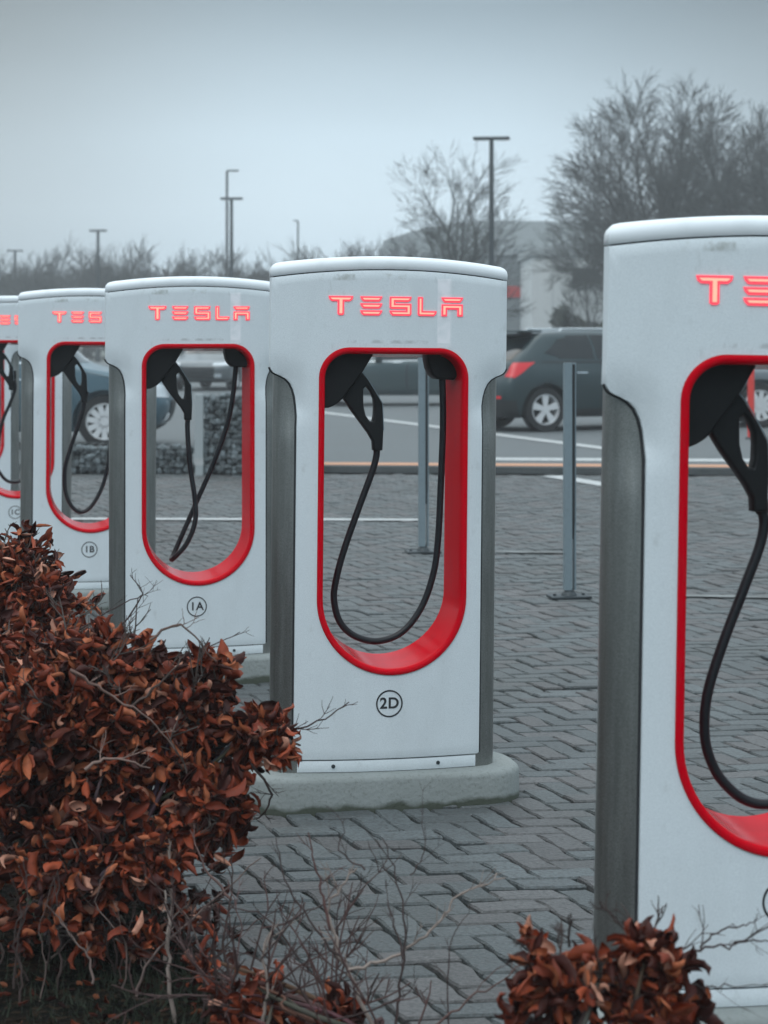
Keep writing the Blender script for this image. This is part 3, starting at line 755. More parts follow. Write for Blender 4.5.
    for x in wx:
        for s in (-1, 1):
            w_ = MB(); y0, y1 = s * (Wd - .235), s * (Wd - .02)
            prof = [(wr * .70, y0), (wr * .97, y0), (wr, y0 + s * .03), (wr, y1 - s * .03), (wr * .96, y1), (wr * .72, y1), (wr * .69, y1 - s * .02), (wr * .68, y0)]
            n = 36; rg = [[(x + q * math.cos(2 * math.pi * k / n), y, wr + q * math.sin(2 * math.pi * k / n)) for k in range(n)] for q, y in prof]
            w_.loops(rg + [rg[0]]); wh = w_.build('wheel', 'tyre', r, 40)
            w_ = MB(); yr = y1 - s * .03
            rg = [[(x + q * math.cos(2 * math.pi * k / n), y, wr + q * math.sin(2 * math.pi * k / n)) for k in range(n)] for q, y in ((wr * .70, y1 - s * .015), (wr * .66, y1 - s * .008), (wr * .63, yr), (wr * .63, y0 + s * .02))]
            w_.loops(rg)
            w_.tube([(x, yr + s * .012, wr), (x, yr - s * .05, wr)], [wr * .16, wr * .2], 14)
            for k in range(spokes):
                a = 2 * math.pi * (k + .25) / spokes
                wd0, wd1 = (.032, .078) if spokes <= 6 else (.03, .05)
                ca, sa = math.cos(a), math.sin(a)
                def q(rr, ww, yy): return (x + rr * ca - ww * sa, yy, wr + rr * sa + ww * ca)
                r0, r1 = wr * .12, wr * .655
                vs = [q(r0, -wd0 * wr / .335, yr + s * .008), q(r0, wd0 * wr / .335, yr + s * .008), q(r1, wd1 * wr / .335 * .75, yr + s * .008), q(r1, -wd1 * wr / .335 * .75, yr + s * .008)]
                vs += [(p[0], p[1] - s * .035, p[2]) for p in vs]
                if spokes <= 6: w_.add(vs, [(0, 1, 2, 3), (0, 4, 5, 1), (1, 5, 6, 2), (2, 6, 7, 3), (3, 7, 4, 0)])
                else: w_.add(vs, [(0, 1, 2, 3), (0, 4, 5, 1), (1, 5, 6, 2), (2, 6, 7, 3), (3, 7, 4, 0)])
            w_.build('rim', 'rim', wh, 30)
            w_ = MB(); w_.tube([(x, y0 + s * .03, wr), (x, y0 + s * .05, wr)], wr * .64, 24); w_.build('brake_shadow_plate', 'plastic', wh)
    return r
def paint(name, c, metal=.3, rough=.32): M[name] = mat(name, c, rough, metal, coat=.35, spec=.4); return name
zc_ = .075
def gnd(px, py, z=zc_):
    Y = (EYE - z) * F / (py - HZ); return ((px - 384) / F * Y, Y)
# grey-green SUV: rear at left, seen from behind its right side
Yw = (EYE - zc_) * F / (432 - HZ)
yaw = R(24); Ls = 4.28
dx = Vector((math.cos(yaw), math.sin(yaw)))
wl = (-.315 * Ls, -.90)                             # near rear wheel in car space
wp = Vector(((547 - 384) / F * Yw, Yw))
off = Vector((wl[0] * dx.x - wl[1] * dx.y, wl[0] * dx.y + wl[1] * dx.x))
c0 = wp - off
car('parked_suv', 'dark grey-green SUV with red tail light, seen from behind in the gap beside post 2D', (c0.x, c0.y, zc_), yaw, paint('suv_paint', (.026, .045, .050)), L=Ls, Wd=.90, H=1.60, wr=.345, cowl=1.0, hoodz=1.02, belt=1.08, rear_rake=.62, suv=True)
# car far behind post 2D, nose to the left
x_, y_ = gnd(395, 406)
car('parked_hatchback', 'grey-green car with dark door mirror seen through the opening of the post marked 2D', (x_ + .2, y_ + .9, zc_), R(180 + 4), paint('teal_paint', (.05, .078, .084)), L=4.4, H=1.50, wr=.32, belt=.95, hoodz=.92, cladding=False)
# blue-grey hatchback behind the gabions
x_, y_ = gnd(97, 449)
car('parked_hatchback', 'blue-grey hatchback with many-spoked silver wheel seen through the opening of post 1B', (x_ - 1.28, y_ + .9, zc_), R(3), paint('blue_paint', (.07, .125, .155)), L=4.4, H=1.68, wr=.355, belt=1.14, hoodz=1.10, spokes=11, cladding=False)
# pale car facing the camera behind the tall gabion
x_, y_ = gnd(212, 391)
car('parked_hatchback', 'silver car facing the camera above the stone baskets, seen through the opening of post 1A', (x_, y_ + 2.0, zc_), R(-90 - 12), paint('silver_paint', (.13, .15, .16)), L=4.1, H=1.50, wr=.32, belt=.96, hoodz=.94, cladding=False)
# grey car behind the nearest post
x_, y_ = gnd(771, 428)
car('parked_hatchback', 'light grey car with large wheel behind the red marker post at the right edge', (x_ + 1.25, y_ + .95, zc_), R(-3), paint('grey_paint', (.13, .155, .17)), L=4.3, H=1.52, wr=.36, belt=.98, hoodz=.96, spokes=10, cladding=False)

# ------------------------------------------------------------------ gabions
def gabion(x0, x1, y0, y1, z1, label):
    r = thing('gabion', label, 'gabion', (x0, y0, 0), 0, 'wire baskets of grey stones behind the charging bays')
    m = MB(); ico = bmesh.new(); bmesh.ops.create_icosphere(ico, subdivisions=1, radius=1)
    base = [v.co.copy() for v in ico.verts]; fs = [[v.index for v in f.verts] for f in ico.faces]; ico.free()
    W_, D_ = x1 - x0, y1 - y0; s = .046
    nx = int(W_ / (s * 1.45)); nz = int(z1 / (s * 1.3))
    for ix in range(nx + 1):
        for iz in range(nz + 1):
            for iy in (0, 1):
                c = Vector((s + (W_ - 2 * s) * ix / max(nx, 1), .05 + iy * .09, s * .8 + (z1 - 1.7 * s) * iz / max(nz, 1))) + Vector([random.gauss(0, .012) for _ in range(3)])
                sc_ = Vector((s * random.uniform(.7, 1.15), s * random.uniform(.7, 1), s * random.uniform(.6, 1))); e = Matrix.Rotation(random.random() * 6, 3, Vector((random.random(), random.random(), random.random())).normalized())
                t = random.uniform(.35, 1.9); m.add([c + e @ Vector((v.x * sc_.x * random.uniform(.85, 1.15), v.y * sc_.y, v.z * sc_.z)) for v in base], fs, (t, t, t * 1.02))
    o = m.build('stones', 'stone', r); o['kind'] = 'stuff'
    m = MB(); m.box(.04, W_ - .04, .14, D_ - .02, .0, z1 - .04); m.build('stone_core', 'kerb', r)
    m = MB()
    for k in range(int(W_ / .1) + 1): m.box(k * .1 - .002, k * .1 + .002, -.004, 0, 0, z1)
    for k in range(int(z1 / .1) + 1): m.box(0, W_, -.008, -.004, k * .1 - .002, k * .1 + .002)
    for k in range(int(W_ / .1) + 1): m.box(k * .1 - .002, k * .1 + .002, 0, D_, z1 - .004, z1)
    m.box(0, W_, D_ - .004, D_, z1 - .004, z1); m.build('wire_basket', 'wire', r)
gx = lambda px, Y: (px - 384) / F * Y
gabion(gx(20, 21.6), gx(193, 21.6), 21.6, 22.0, .34, 'low wire basket of grey stones in front of the blue-grey hatchback')
gabion(gx(202, 21.45), gx(300, 21.45), 21.45, 21.85, .93, 'tall wire basket of grey stones at the right end of the low one')
r = thing('wall_post', 'pale square concrete post with a white band between the low and the tall stone baskets', 'post', (gx(199, 21.4), 21.4, 0), 0)
m = MB(); m.box(-.045, .045, 0, .09, 0, .92, .006); m.build('post', 'wall_grey', r)
m = MB(); m.box(-.048, .048, -.003, .093, .12, .20); m.build('white_band', 'paint', r)

# ------------------------------------------------------------------ lamp columns
def lamp(px, py, Y, heads, hw, label, rad=.085):
    z = EYE + (HZ - py) * Y / F
    r = thing('street_lamp', label, 'street lamp', ((px - 384) / F * Y, Y, 0.0), R(random.uniform(-8, 8)), 'street lamps of the car park')
    m = MB(); m.tube([(0, 0, -.1), (0, 0, 1.0), (0, 0, 1.02), (0, 0, z - .02)], [rad * 1.25, rad * 1.25, rad, rad * .72], 10); m.build('pole', 'darkmetal', r, 40)
    for s in heads:
        m = MB(); m.box(min(0, s * hw), max(0, s * hw), -.14, .14, z - .03, z + .07, .03); h = m.build('lamp_head', 'darkmetal', r, 40)
        m = MB(); m.box(min(s * hw * .25, s * hw * .92), max(s * hw * .25, s * hw * .92), -.10, .10, z - .045, z - .028); m.build('lens', 'lamp', h)
lamp(491.5, 139, 62, (-1, 1), .60, 'boldest dark double-headed street lamp, rising behind the post marked 2D', .10)
lamp(231.5, 199, 88, (-1, 1), .52, 'dark double-headed street lamp, the lower of the two side by side above post 1A', .10)
lamp(227, 171, 120, (1,), .75, 'pale tall single-headed street lamp just left of the double-headed one above post 1A', .11)
lamp(98, 231, 105, (-1, 1), .48, 'double-headed street lamp standing above the post marked 1B', .11)
lamp(298, 221, 150, (-1,), .35, 'faint single-headed lamp above the left end of post 2D', .10)
lamp(15, 251, 130, (-1, 1), .55, 'faint double-headed street lamp near the left edge of the photo', .12)

# ------------------------------------------------------------------ buildings
def W3(px, py, Y): return ((px - 384) / F * Y, Y, EYE + (HZ - py) * Y / F)
r = thing('warehouse', 'large grey hall with a low curved roof behind the bare trees right of centre', 'building', (0, 0, 0))
Yh = 125; xs = [(383, 241), (395, 237), (410, 232), (430, 227), (455, 223), (480, 221), (520, 221), (580, 222), (700, 226), (900, 232)]
m = MB(); top = [W3(a, b_, Yh) for a, b_ in xs]
dep = 40
m.loops([[(x, Yh, 0) for x, y, z in top], [(x, Yh, z - 2.6) for x, y, z in top]], closed=False); 
m.add([(top[0][0], Yh, 0), (top[0][0], Yh + dep, 0), (top[0][0], Yh + dep, top[0][2] - .2), (top[0][0], Yh, top[0][2] - .2)], [(0, 1, 2, 3)])
m.build('wall', 'wall_dark', r)
m = MB(); m.loops([[(x, Yh - .3, z - 2.6) for x, y, z in top], [(x, Yh - .3, z) for x, y, z in top], [(x, Yh + dep, z) for x, y, z in top]], closed=False); m.build('roof', 'wall_grey', r)
for k in range(8):
    x = W3(400 + k * 45, 300, Yh)[0]; m = MB(); m.box(x, x + 1.6, Yh - .05, Yh + .05, 2.6, 4.4); f = m.build('window', 'glass', r)
m = MB(); m.box(W3(506, 0, Yh)[0], W3(520, 0, Yh)[0], Yh - .35, Yh - .3, 3.5, 5.2, .0)
r2 = thing('office_annex', 'dark grey annex wall with a small red sign at the gap beside post 2D', 'building', (0, 0, 0))
Ya = 100; a = W3(470, 255, Ya); b_ = W3(534, 255, Ya)
m = MB(); m.box(a[0], b_[0], Ya, Ya + 14, 0, a[2]); m.build('wall', 'wall_dark', r2)
m = MB(); m.box(a[0] - .1, b_[0] + .1, Ya - .1, Ya + 14, a[2], a[2] + .35); m.build('roof_edge', 'wall_grey', r2)
s = W3(513, 292, Ya)
m = MB(); m.box(s[0] - .42, s[0] + .42, Ya - .12, Ya - .01, s[2] - .30, s[2] + .30, .05); m.build('sign', 'signred', r2)
r3 = thing('pale_building', 'pale panelled flat-roofed building above the roof of the SUV', 'building', (0, 0, 0))
Yp = 92; a = W3(532, 256, Yp); b_ = W3(760, 256, Yp)
m = MB(); m.box(a[0], b_[0], Yp, Yp + 12, 0, a[2]); m.build('wall', 'wall_pale', r3)
m = MB(); m.box(a[0] - .15, b_[0] + .15, Yp - .15, Yp + 12.1, a[2], a[2] + .38, .03); m.build('roof_edge', 'wall_grey', r3)
for px0, px1, py0, py1 in ((572, 600, 268, 284), (615, 655, 268, 284), (670, 710, 268, 284)):
    p, q = W3(px0, py0, Yp), W3(px1, py1, Yp); m = MB(); m.box(p[0], q[0], Yp - .06, Yp + .05, q[2], p[2]); f = m.build('window', 'glass', r3)
    m = MB(); m.box(p[0] - .08, q[0] + .08, Yp - .14, Yp - .02, q[2] - .12, q[2] - .02); m.build('sill', 'wall_grey', f)
for k in range(1, 12):
    x = a[0] + k * 1.0; m = MB(); m.box(x - .012, x + .012, Yp - .012, Yp, 0, a[2]); m.build('panel_joint', 'wall_grey', r3)

# ------------------------------------------------------------------ bare trees
def branch_sys(p, d, length, r0, levels, rnd, spread=.55, up=.15, nchild=(3, 4), seg=3, minr=.006, lens_=.72, out=None, level=0, droop=0):
    if out is None: out = []
    pts = [p.copy()]; q = p.copy(); dd = d.copy()
    for k in range(seg):
        dd = (dd + Vector((rnd.gauss(0, .11), rnd.gauss(0, .11), rnd.gauss(0, .07) + up * .25))).normalized()
        q = q + dd * (length / seg); pts.append(q.copy())
    r1 = max(r0 * .55, minr)
    out.append((level, pts, [r0 + (r1 - r0) * k / seg for k in range(seg + 1)]))
    if levels <= 0: return out
    n = rnd.randint(*nchild)
    for c in range(n):
        t = 1 if c == 0 else rnd.uniform(.3, 1.0)
        i = min(int(t * seg), seg - 1); f = t * seg - i; bp = pts[i].lerp(pts[i + 1], f)
        ax = Vector((rnd.gauss(0, 1), rnd.gauss(0, 1), rnd.gauss(0, .5))); ax = (ax - dd * ax.dot(dd)).normalized()
        sp_ = spread * (.35 if c == 0 else 1) * rnd.uniform(.7, 1.25)
        nd = (dd * math.cos(sp_) + ax * math.sin(sp_) + Vector((0, 0, up))).normalized()
        branch_sys(bp, nd, length * lens_ * rnd.uniform(.75, 1.15), max(r0 * (.68 if c == 0 else .45), minr), levels - 1, rnd, spread, up, nchild, seg, minr, lens_, out, level + 1)
    return out
def tree(label, px, Y, htop, seed, levels=5, spread=.5, group='bare winter trees on the horizon', name='bare_tree', minr=.014, trunk=.25, stems=1, up=.12, z0=0, nch=(3, 4), ls=.76):
    rnd = random.Random(seed)
    r = thing(name, label, 'tree', ((px - 384) / F * Y, Y, 0), 0, group)
    sysb = []
    base = Vector((0, 0, -.1))
    for s in range(stems):
        a = s / max(stems, 1) * 6.28 + rnd.random(); d = Vector((math.cos(a) * .28, math.sin(a) * .28, 1)).normalized() if stems > 1 else Vector((0, 0, 1))
        sysb += branch_sys(base, d, htop * .30, trunk, levels, rnd, spread, up, nch, 3, minr, ls)
    zt = max(p.z for l, ps, rr in sysb for p in ps); k = htop / zt
    al = [ps[-1] for l, ps, rr in sysb if l >= 3]; mx = sum(p.x for p in al) / len(al); my = sum(p.y for p in al) / len(al); mz = sum(p.z for p in al) / len(al)
    for l, ps, rr in sysb:
        for p in ps: p.x -= mx * p.z / mz; p.y -= my * p.z / mz
    t = MB(); c = MB()
    for l, ps, rr in sysb:
        ps = [p * k for p in ps]
        if l <= 2: t.tube(ps, rr, 6, cap=False)
        else: c.tube(ps, rr, 3, cap=False)
    t.build('trunk', 'bark', r, 60); c.build('crown', 'bark', r)
    return r
zt = lambda py, Y: EYE + (HZ - py) * Y / F
def dome_tree(label, px, Y, htop, rad, seed, nlimb=30, trunk=.32, thick=1.0, dens=3):
    """spreading parkland tree: limbs fan out from a short bole to a domed crown"""
    rnd = random.Random(seed)
    r = thing('bare_tree', label, 'tree', ((px - 384) / F * Y, Y, 0), 0, 'bare winter trees on the horizon')
    t, c = MB(), MB()
    bole = [Vector((0, 0, -.1)), Vector((.05, 0, htop * .10)), Vector((-.04, .05, htop * .20)), Vector((.03, 0, htop * .34)), Vector((0, .04, htop * .55)), Vector((.1, 0, htop * .80))]
    B = catmull(bole, 6); t.tube(B, [trunk * (1 - .93 * (k / (len(B) - 1)) ** .8) for k in range(len(B))], 8, cap=False)
    cz = htop * .50; rz = htop * .50
    for i in range(nlimb):
        th = i * 2.399 + rnd.gauss(0, .2); e = math.asin(max(-.45, min(.98, -.45 + 1.43 * (i + .5) / nlimb)))
        lump = rnd.uniform(.80, 1.0)
        end = Vector((math.cos(th) * math.cos(e) * rad, math.sin(th) * math.cos(e) * rad, cz + math.sin(e) * rz)); end = Vector((0, 0, cz)).lerp(end, lump)
        s0 = B[min(len(B) - 6, int((.22 + .45 * (i / nlimb)) * len(B)))]
        m1 = s0.lerp(end, .4) + Vector((rnd.gauss(0, .25), rnd.gauss(0, .25), .05 * htop * rnd.uniform(.2, 1)))
        m2 = s0.lerp(end, .75) + Vector((rnd.gauss(0, .2), rnd.gauss(0, .2), .02 * htop))
        Lm = catmull([s0, m1, m2, end], 6); n = len(Lm); rr = [max(.018 * thick, .125 * thick * (1 - k / n) ** 1.1) for k in range(n)]
        t.tube(Lm, rr, 6, cap=False)
        for k in range(3, n):
            for q in range(dens):
                d = (Lm[k] - Lm[k - 1]).normalized(); ax = Vector([rnd.gauss(0, 1) for _ in range(3)]); ax = (ax - d * ax.dot(d)).normalized()
                d = (d * .85 + ax * rnd.uniform(.45, 1.0) + Vector((0, 0, .15))).normalized()
                if q == 2 and k % 2: continue
                for l, ps, r2 in branch_sys(Lm[k], d, htop * .080 * rnd.uniform(.7, 1.2) * (1.15 - .4 * k / n), rr[k] * .5, 3, rnd, .5, .04, (2, 3), 3, .0098 if thick == 1 else .006, .78): c.tube(ps, r2, 3, cap=False)
    t.build('trunk', 'bark', r, 60); c.build('crown', 'bark', r)
    return r
dome_tree('largest bare tree, with a wide domed crown behind the nearest charging post', 660, 85, zt(97, 85), 4.6, 3)
dome_tree('bare tree at the right edge, its crown merging with the largest one', 772, 80, zt(116, 80), 3.9, 11, 22, .26)
dome_tree('slender bare tree with thin open crown left of the boldest street lamp', 456, 66, zt(150, 66), 1.95, 5, 15, .12, .5, 1)
tree('small bare tree in front of the pale building', 592, 70, zt(235, 70), 8, 5, .6, trunk=.07, minr=.007)
row = [(8, 128, 243), (38, 120, 247), (66, 125, 232), (86, 130, 238), (120, 118, 236), (150, 124, 240), (172, 116, 234), (202, 118, 243), (250, 122, 246), (276, 126, 243), (300, 120, 240), (322, 118, 238), (345, 116, 236), (366, 118, 236), (386, 114, 231), (404, 112, 228)]
where = ['at the left edge of the photo', 'second from the left edge', 'left of the lamp above post 1B', 'directly behind the lamp above post 1B', 'right of the lamp above post 1B', 'above the left half of post 1A', 'rounded and highest above post 1A', 'just left of the two side-by-side lamps', 'just right of the two side-by-side lamps', 'behind the left end of post 2D', 'right of the faint single lamp', 'above the first letter of post 2D', 'above the lettering of post 2D', 'above the right lettering of post 2D', 'left of the slender open tree', 'at the left end of the grey hall']
protos = {}
for i, ((px, Y, py), wh) in enumerate(zip(row, where)):
    k = i % 4; lab = 'hazy bare tree in the far row, ' + wh
    if k not in protos:
        protos[k] = tree(lab, px, Y, 7.6, 20 + k, 5, .52, trunk=.13, minr=.011, stems=3, nch=(3, 5), up=.08); o = protos[k]
    else: o = copy_thing(protos[k], lab)
    o.location = ((px - 384) / F * Y, Y, 0); h = zt(py, Y) / 7.6; o.scale = (h * 1.1, h * 1.1, h); o.rotation_euler = (0, 0, i * 1.3)
# clipped dark hedge under the pale building, and undergrowth below the far trees
def leafy_block(name, label, x0, x1, y0, y1, z1, n, cat, kind=None, sz=.09):
    m = MB()
    P = rng.uniform((x0, y0, 0), (x1, y1, 1), (n, 3))
    for x, y, t in P:
        z = (t ** .7) * z1 * (1 + .18 * math.sin(x * 1.7) * math.sin(x * .43 + 1)); v = rng.normal(0, sz, (3, 3)); m.add([(x + v[0, 0], y + v[0, 1], z + v[0, 2]), (x + v[1, 0], y + v[1, 1], z + v[1, 2]), (x + v[2, 0], y + v[2, 1], z + v[2, 2])], [(0, 1, 2)])
    o = m.build(name, 'hedge', None); o['label'] = label
    if kind: o['kind'] = kind
    o['category'] = cat
    return o
p, q = W3(557, 316, 74), W3(640, 316, 74)
leafy_block('clipped_hedge', 'dark clipped hedge between the SUV roof and the pale building', p[0], q[0], 74, 75.2, p[2], 5000, 'hedge', None, .12)
leafy_block('undergrowth', 'dim band of undergrowth along the foot of the far trees', -30, 8, 126, 134, 5.2, 9000, 'undergrowth', 'stuff', .3)

# ------------------------------------------------------------------ beech shrubs with dry leaves
LEAFC = [((.25, .047, .018), 4), ((.15, .026, .011), 4.5), ((.37, .110, .048), 2.6), ((.040, .008, .006), 5.5), ((.46, .22, .15), 1.1)]
_lc = [c for c, w_ in LEAFC for _ in range(int(w_ * 2))]
def leaf(m, p, d, L_, rnd):
    """one curled oblong leaf at p pointing along d"""
    n = Vector((rnd.gauss(0, 1), rnd.gauss(0, 1), rnd.gauss(0, 1) + .3)); n = (n - d * n.dot(d))
    n = n.normalized() if n.length > .05 else d.orthogonal().normalized()
    s = d.cross(n); big = L_ > .056; curl = rnd.uniform(-2.2, 3.2) * (1.25 if big else 1); fold = rnd.uniform(.5, 2.6) + (.6 if big else 0); twist = rnd.gauss(0, .5); W_ = L_ * rnd.uniform(.28, .46)
    vs = []; q = p.copy(); ang = -.3
    NL = 6; NWd = 5
    for i in range(NL + 1):
        t = i / NL; wd = W_ * max(.02, math.sin(math.pi * min(1, t * .93 + .05)) ** .75) * (1 - .25 * t)
        a = ang + curl * t * t; dirr = d * math.cos(a) + n * math.sin(a); nn = n * math.cos(a) - d * math.sin(a)
        tw = twist * t; s2 = s * math.cos(tw) + nn * math.sin(tw); n2 = nn * math.cos(tw) - s * math.sin(tw)
        for j in range(NWd):
            u = (j - 2) / 2; ph = u * fold
            wob = .06 * L_ * math.sin(i * 2.1 + j) * abs(u) * rnd.uniform(.3, 1)
            off_ = s2 * (wd * (math.sin(ph) / fold if fold > .05 else u)) + n2 * (wd * (1 - math.cos(ph)) / fold + wob)
            vs.append(q + off_)
        q = q + dirr * (L_ / NL)
    fs = [(i * NWd + j, i * NWd + j + 1, (i + 1) * NWd + j + 1, (i + 1) * NWd + j) for i in range(NL) for j in range(NWd - 1)]
    c = rnd.choice(_lc); k = rnd.uniform(.75, 1.2)
    m.add(vs, fs, (c[0] * k, c[1] * k, c[2] * k))
def twig_path(a, b_, rnd, n=5, wob=.12):
    L_ = (b_ - a).length; P = [a]
    for k in range(1, n): P.append(a.lerp(b_, k / n) + Vector([rnd.gauss(0, wob * L_ / n) for _ in range(3)]))
    return P + [b_]
def shrub(label, root, blobs, nleaf, seed, Ls=(.038, .074), extra_twigs=(), bare=0, twigc=(1, 1, 1), nst=9, bare_len=(.08, .22)):
    rnd = random.Random(seed)
    r = thing('beech_shrub', label, 'shrub', root, 0, 'beech shrubs with dry copper leaves in front of the charging posts')
    ro = Vector(root)
    st, tw, lf = MB(), MB(), MB()
    tot = sum(b_[2] for b_ in blobs)
    for (c, rad, wgt) in blobs:
        c = Vector(c) - ro; rad = Vector(rad)
        for i in range(max(2, int(nst * wgt / tot * len(blobs)))):
            v = Vector([rnd.gauss(0, 1) for _ in range(3)]).normalized() * .55; e = c + Vector((v.x * rad.x, v.y * rad.y, v.z * rad.z))
            a = Vector((rnd.gauss(0, .05), rnd.gauss(0, .05), 0)); mid = a.lerp(e, .5) + Vector((rnd.gauss(0, .05), rnd.gauss(0, .05), .05))
            P = catmull([a, a.lerp(mid, .5) + Vector((rnd.gauss(0, .015), rnd.gauss(0, .015), .02)), mid, mid.lerp(e, .6) + Vector((rnd.gauss(0, .02), rnd.gauss(0, .02), 0)), e], 3)
            st.tube(P, [.009 - .006 * k / (len(P) - 1) for k in range(len(P))], 6, tuple(x * rnd.uniform(.7, 1.6) for x in twigc))
        nl = int(nleaf * wgt / tot); k = 0
        while k < nl:
            v = Vector([rnd.gauss(0, 1) for _ in range(3)]).normalized()
            lump = 1 + .16 * math.sin(v.x * 5 + c.x * 9) * math.sin(v.y * 4 + 2) + .12 * math.sin(v.z * 9 + v.x * 7 + seed); rr = rnd.uniform(.35, 1.0) ** .5 * rnd.uniform(.88, 1.1) * lump * (1.22 if rnd.random() < .06 else 1)
            e = c + Vector((v.x * rad.x, v.y * rad.y, v.z * rad.z)) * rr
            st_ = c + Vector((v.x * rad.x, v.y * rad.y, v.z * rad.z)) * max(0, rr - rnd.uniform(.2, .45)) + Vector((0, 0, -.04))
            P = twig_path(st_, e, rnd, 4, .35); cc = rnd.uniform(.5, 1.7)
            tw.tube(P, [.0028, .0025, .0022, .0018, .0013], 4, (cc * twigc[0], cc * twigc[1], cc * twigc[2]), cap=False)
            for q in range(rnd.randint(4, 8)):
                t = rnd.uniform(.25, 1.0) * 4; i = min(3, int(t)); pt = P[i].lerp(P[i + 1], t - i)
                d = ((e - st_).normalized() * .6 + Vector((rnd.gauss(0, .6), rnd.gauss(0, .6), rnd.gauss(-.35, .55)))).normalized()
                leaf(lf, pt, d, rnd.uniform(*Ls), rnd); k += 1
        for i in range(int(bare * wgt / tot)):
            v = Vector([rnd.gauss(0, 1) for _ in range(3)]); v.z = abs(v.z) * .8 + .2; v.normalize()
            a = c + Vector((v.x * rad.x, v.y * rad.y, v.z * rad.z)) * .8; d = (v + Vector((rnd.gauss(0, .3), rnd.gauss(0, .3), rnd.gauss(.2, .3)))).normalized()
            fork(tw, a, d, rnd.uniform(*bare_len), .0026, 2, rnd, twigc)
    for pts, rd, colr in extra_twigs:
        P = [Vector(p) - ro for p in pts]; CP = catmull(P, 5); n = len(CP)
        CP = [p + Vector((rnd.gauss(0, .0025), rnd.gauss(0, .0025), rnd.gauss(0, .0025))) if 0 < i < n - 1 else p for i, p in enumerate(CP)]
        tw.tube(CP, [rd * (1 - .65 * i / (n - 1)) for i in range(n)], 7, colr)
        for i in range(3, n - 1, 3):
            if rnd.random() < .75:
                d = (CP[i + 1] - CP[i]).normalized(); ax = Vector([rnd.gauss(0, 1) for _ in range(3)]); d = (d + ax.normalized() * .8 + Vector((0, 0, .2))).normalized()
                fork(tw, CP[i], d, rnd.uniform(.03, .10), rd * .35, 1, rnd, colr)
    st.build('stems', 'twig', r, 60); tw.build('twigs', 'twig', r, 60)
    if lf.v: lf.build('foliage', 'leaf', r, 180)
    return r
def fork(mb, p, d, L_, r_, lv, rnd, colr):
    P = [p]; q = p.copy(); dd = d.copy()
    for k in range(4):
        dd = (dd + Vector((rnd.gauss(0, .16), rnd.gauss(0, .16), rnd.gauss(.04, .14)))).normalized(); q = q + dd * L_ / 4; P.append(q.copy())
    k_ = rnd.uniform(.6, 1.3); mb.tube(P, [r_, r_ * .9, r_ * .8, r_ * .65, r_ * .5], 4, tuple(x * k_ for x in colr), cap=False)
    if lv > 0:
        for k in range(rnd.randint(2, 3)):
            i = rnd.randint(1, 3); ax = Vector([rnd.gauss(0, 1) for _ in range(3)]).normalized(); nd = (dd + ax * .9 + Vector((0, 0, .15))).normalized()
            fork(mb, P[i], nd, L_ * rnd.uniform(.35, .6), r_ * .7, lv - 1, rnd, colr)
def WP(px, py, Y): return ((px - 384) / F * Y, Y, EYE + (HZ - py) * Y / F)
DK = (.55, .42, .45); PL = (3.2, 3.3, 3.3); RD = (1.1, .6, .6)
def tw_(lst, Y, rd, c): return ([WP(x, y, Y + (i * .02)) for i, (x, y) in enumerate(lst)], rd, c)
_r = random.Random(21); LOWT = []
for i in range(26):
    x = _r.uniform(-10, 240); ln = _r.gauss(0, 38); y0 = _r.uniform(955, 1030); y1 = _r.uniform(850, 915)
    LOWT.append(tw_([(x, y0), (x + ln * .3 + _r.gauss(0, 7), y0 * .66 + y1 * .34), (x + ln * .7 + _r.gauss(0, 9), y0 * .33 + y1 * .67), (x + ln * 1.3, y1)], _r.uniform(4.5, 4.85), _r.uniform(.0018, .0042), (.6, .45, .45) if _r.random() < .75 else (1.7, 1.5, 1.5)))
shrub('broad copper-leaved beech shrub filling the lower left, in front of posts 1A and 2D', (-.80, 5.05, 0),
      [(WP(75, 735, 5.1), (.40, .30, .285), 10), (WP(-30, 700, 5.3), (.30, .30, .30), 5), (WP(178, 702, 5.05), (.150, .17, .135), 2.1), (WP(262, 735, 5.0), (.085, .12, .085), .7), (WP(210, 800, 4.9), (.11, .12, .13), 1.2), (WP(100, 850, 4.85), (.33, .2, .13), 2.5), (WP(95, 918, 4.8), (.34, .2, .075), .75), (WP(105, 652, 5.1), (.17, .14, .07), 1.1), (WP(215, 665, 5.1), (.045, .07, .05), .22)],
      8600, 1, nst=14, bare=26,
      extra_twigs=[tw_([(190, 760), (235, 742), (285, 731), (318, 722), (349, 702)], 5.0, .0042, DK), tw_([(110, 720), (140, 700), (172, 672), (186, 652)], 4.9, .0044, (.9, .75, .7)),
                   tw_([(150, 665), (200, 650), (240, 632)], 5.1, .003, DK), tw_([(60, 640), (130, 601), (148, 596)], 5.2, .0024, DK), tw_([(250, 760), (270, 790), (262, 815), (240, 822)], 4.9, .004, DK),
                   tw_([(70, 670), (105, 690), (150, 720), (175, 750)], 4.72, .0045, (2.2, 1.7, 1.6)), tw_([(85, 770), (110, 758), (150, 768)], 4.72, .005, (2.4, 2.0, 1.9)), tw_([(150, 640), (180, 625), (215, 660)], 4.8, .004, (1.6, 1.3, 1.2)),
                   tw_([(100, 650), (140, 600), (130, 575)], 5.2, .003, DK), tw_([(165, 960), (172, 900), (168, 850)], 4.7, .006, PL), tw_([(232, 900), (205, 868), (190, 830)], 4.7, .004, (1.7, 1.2, 1.2))] + LOWT)
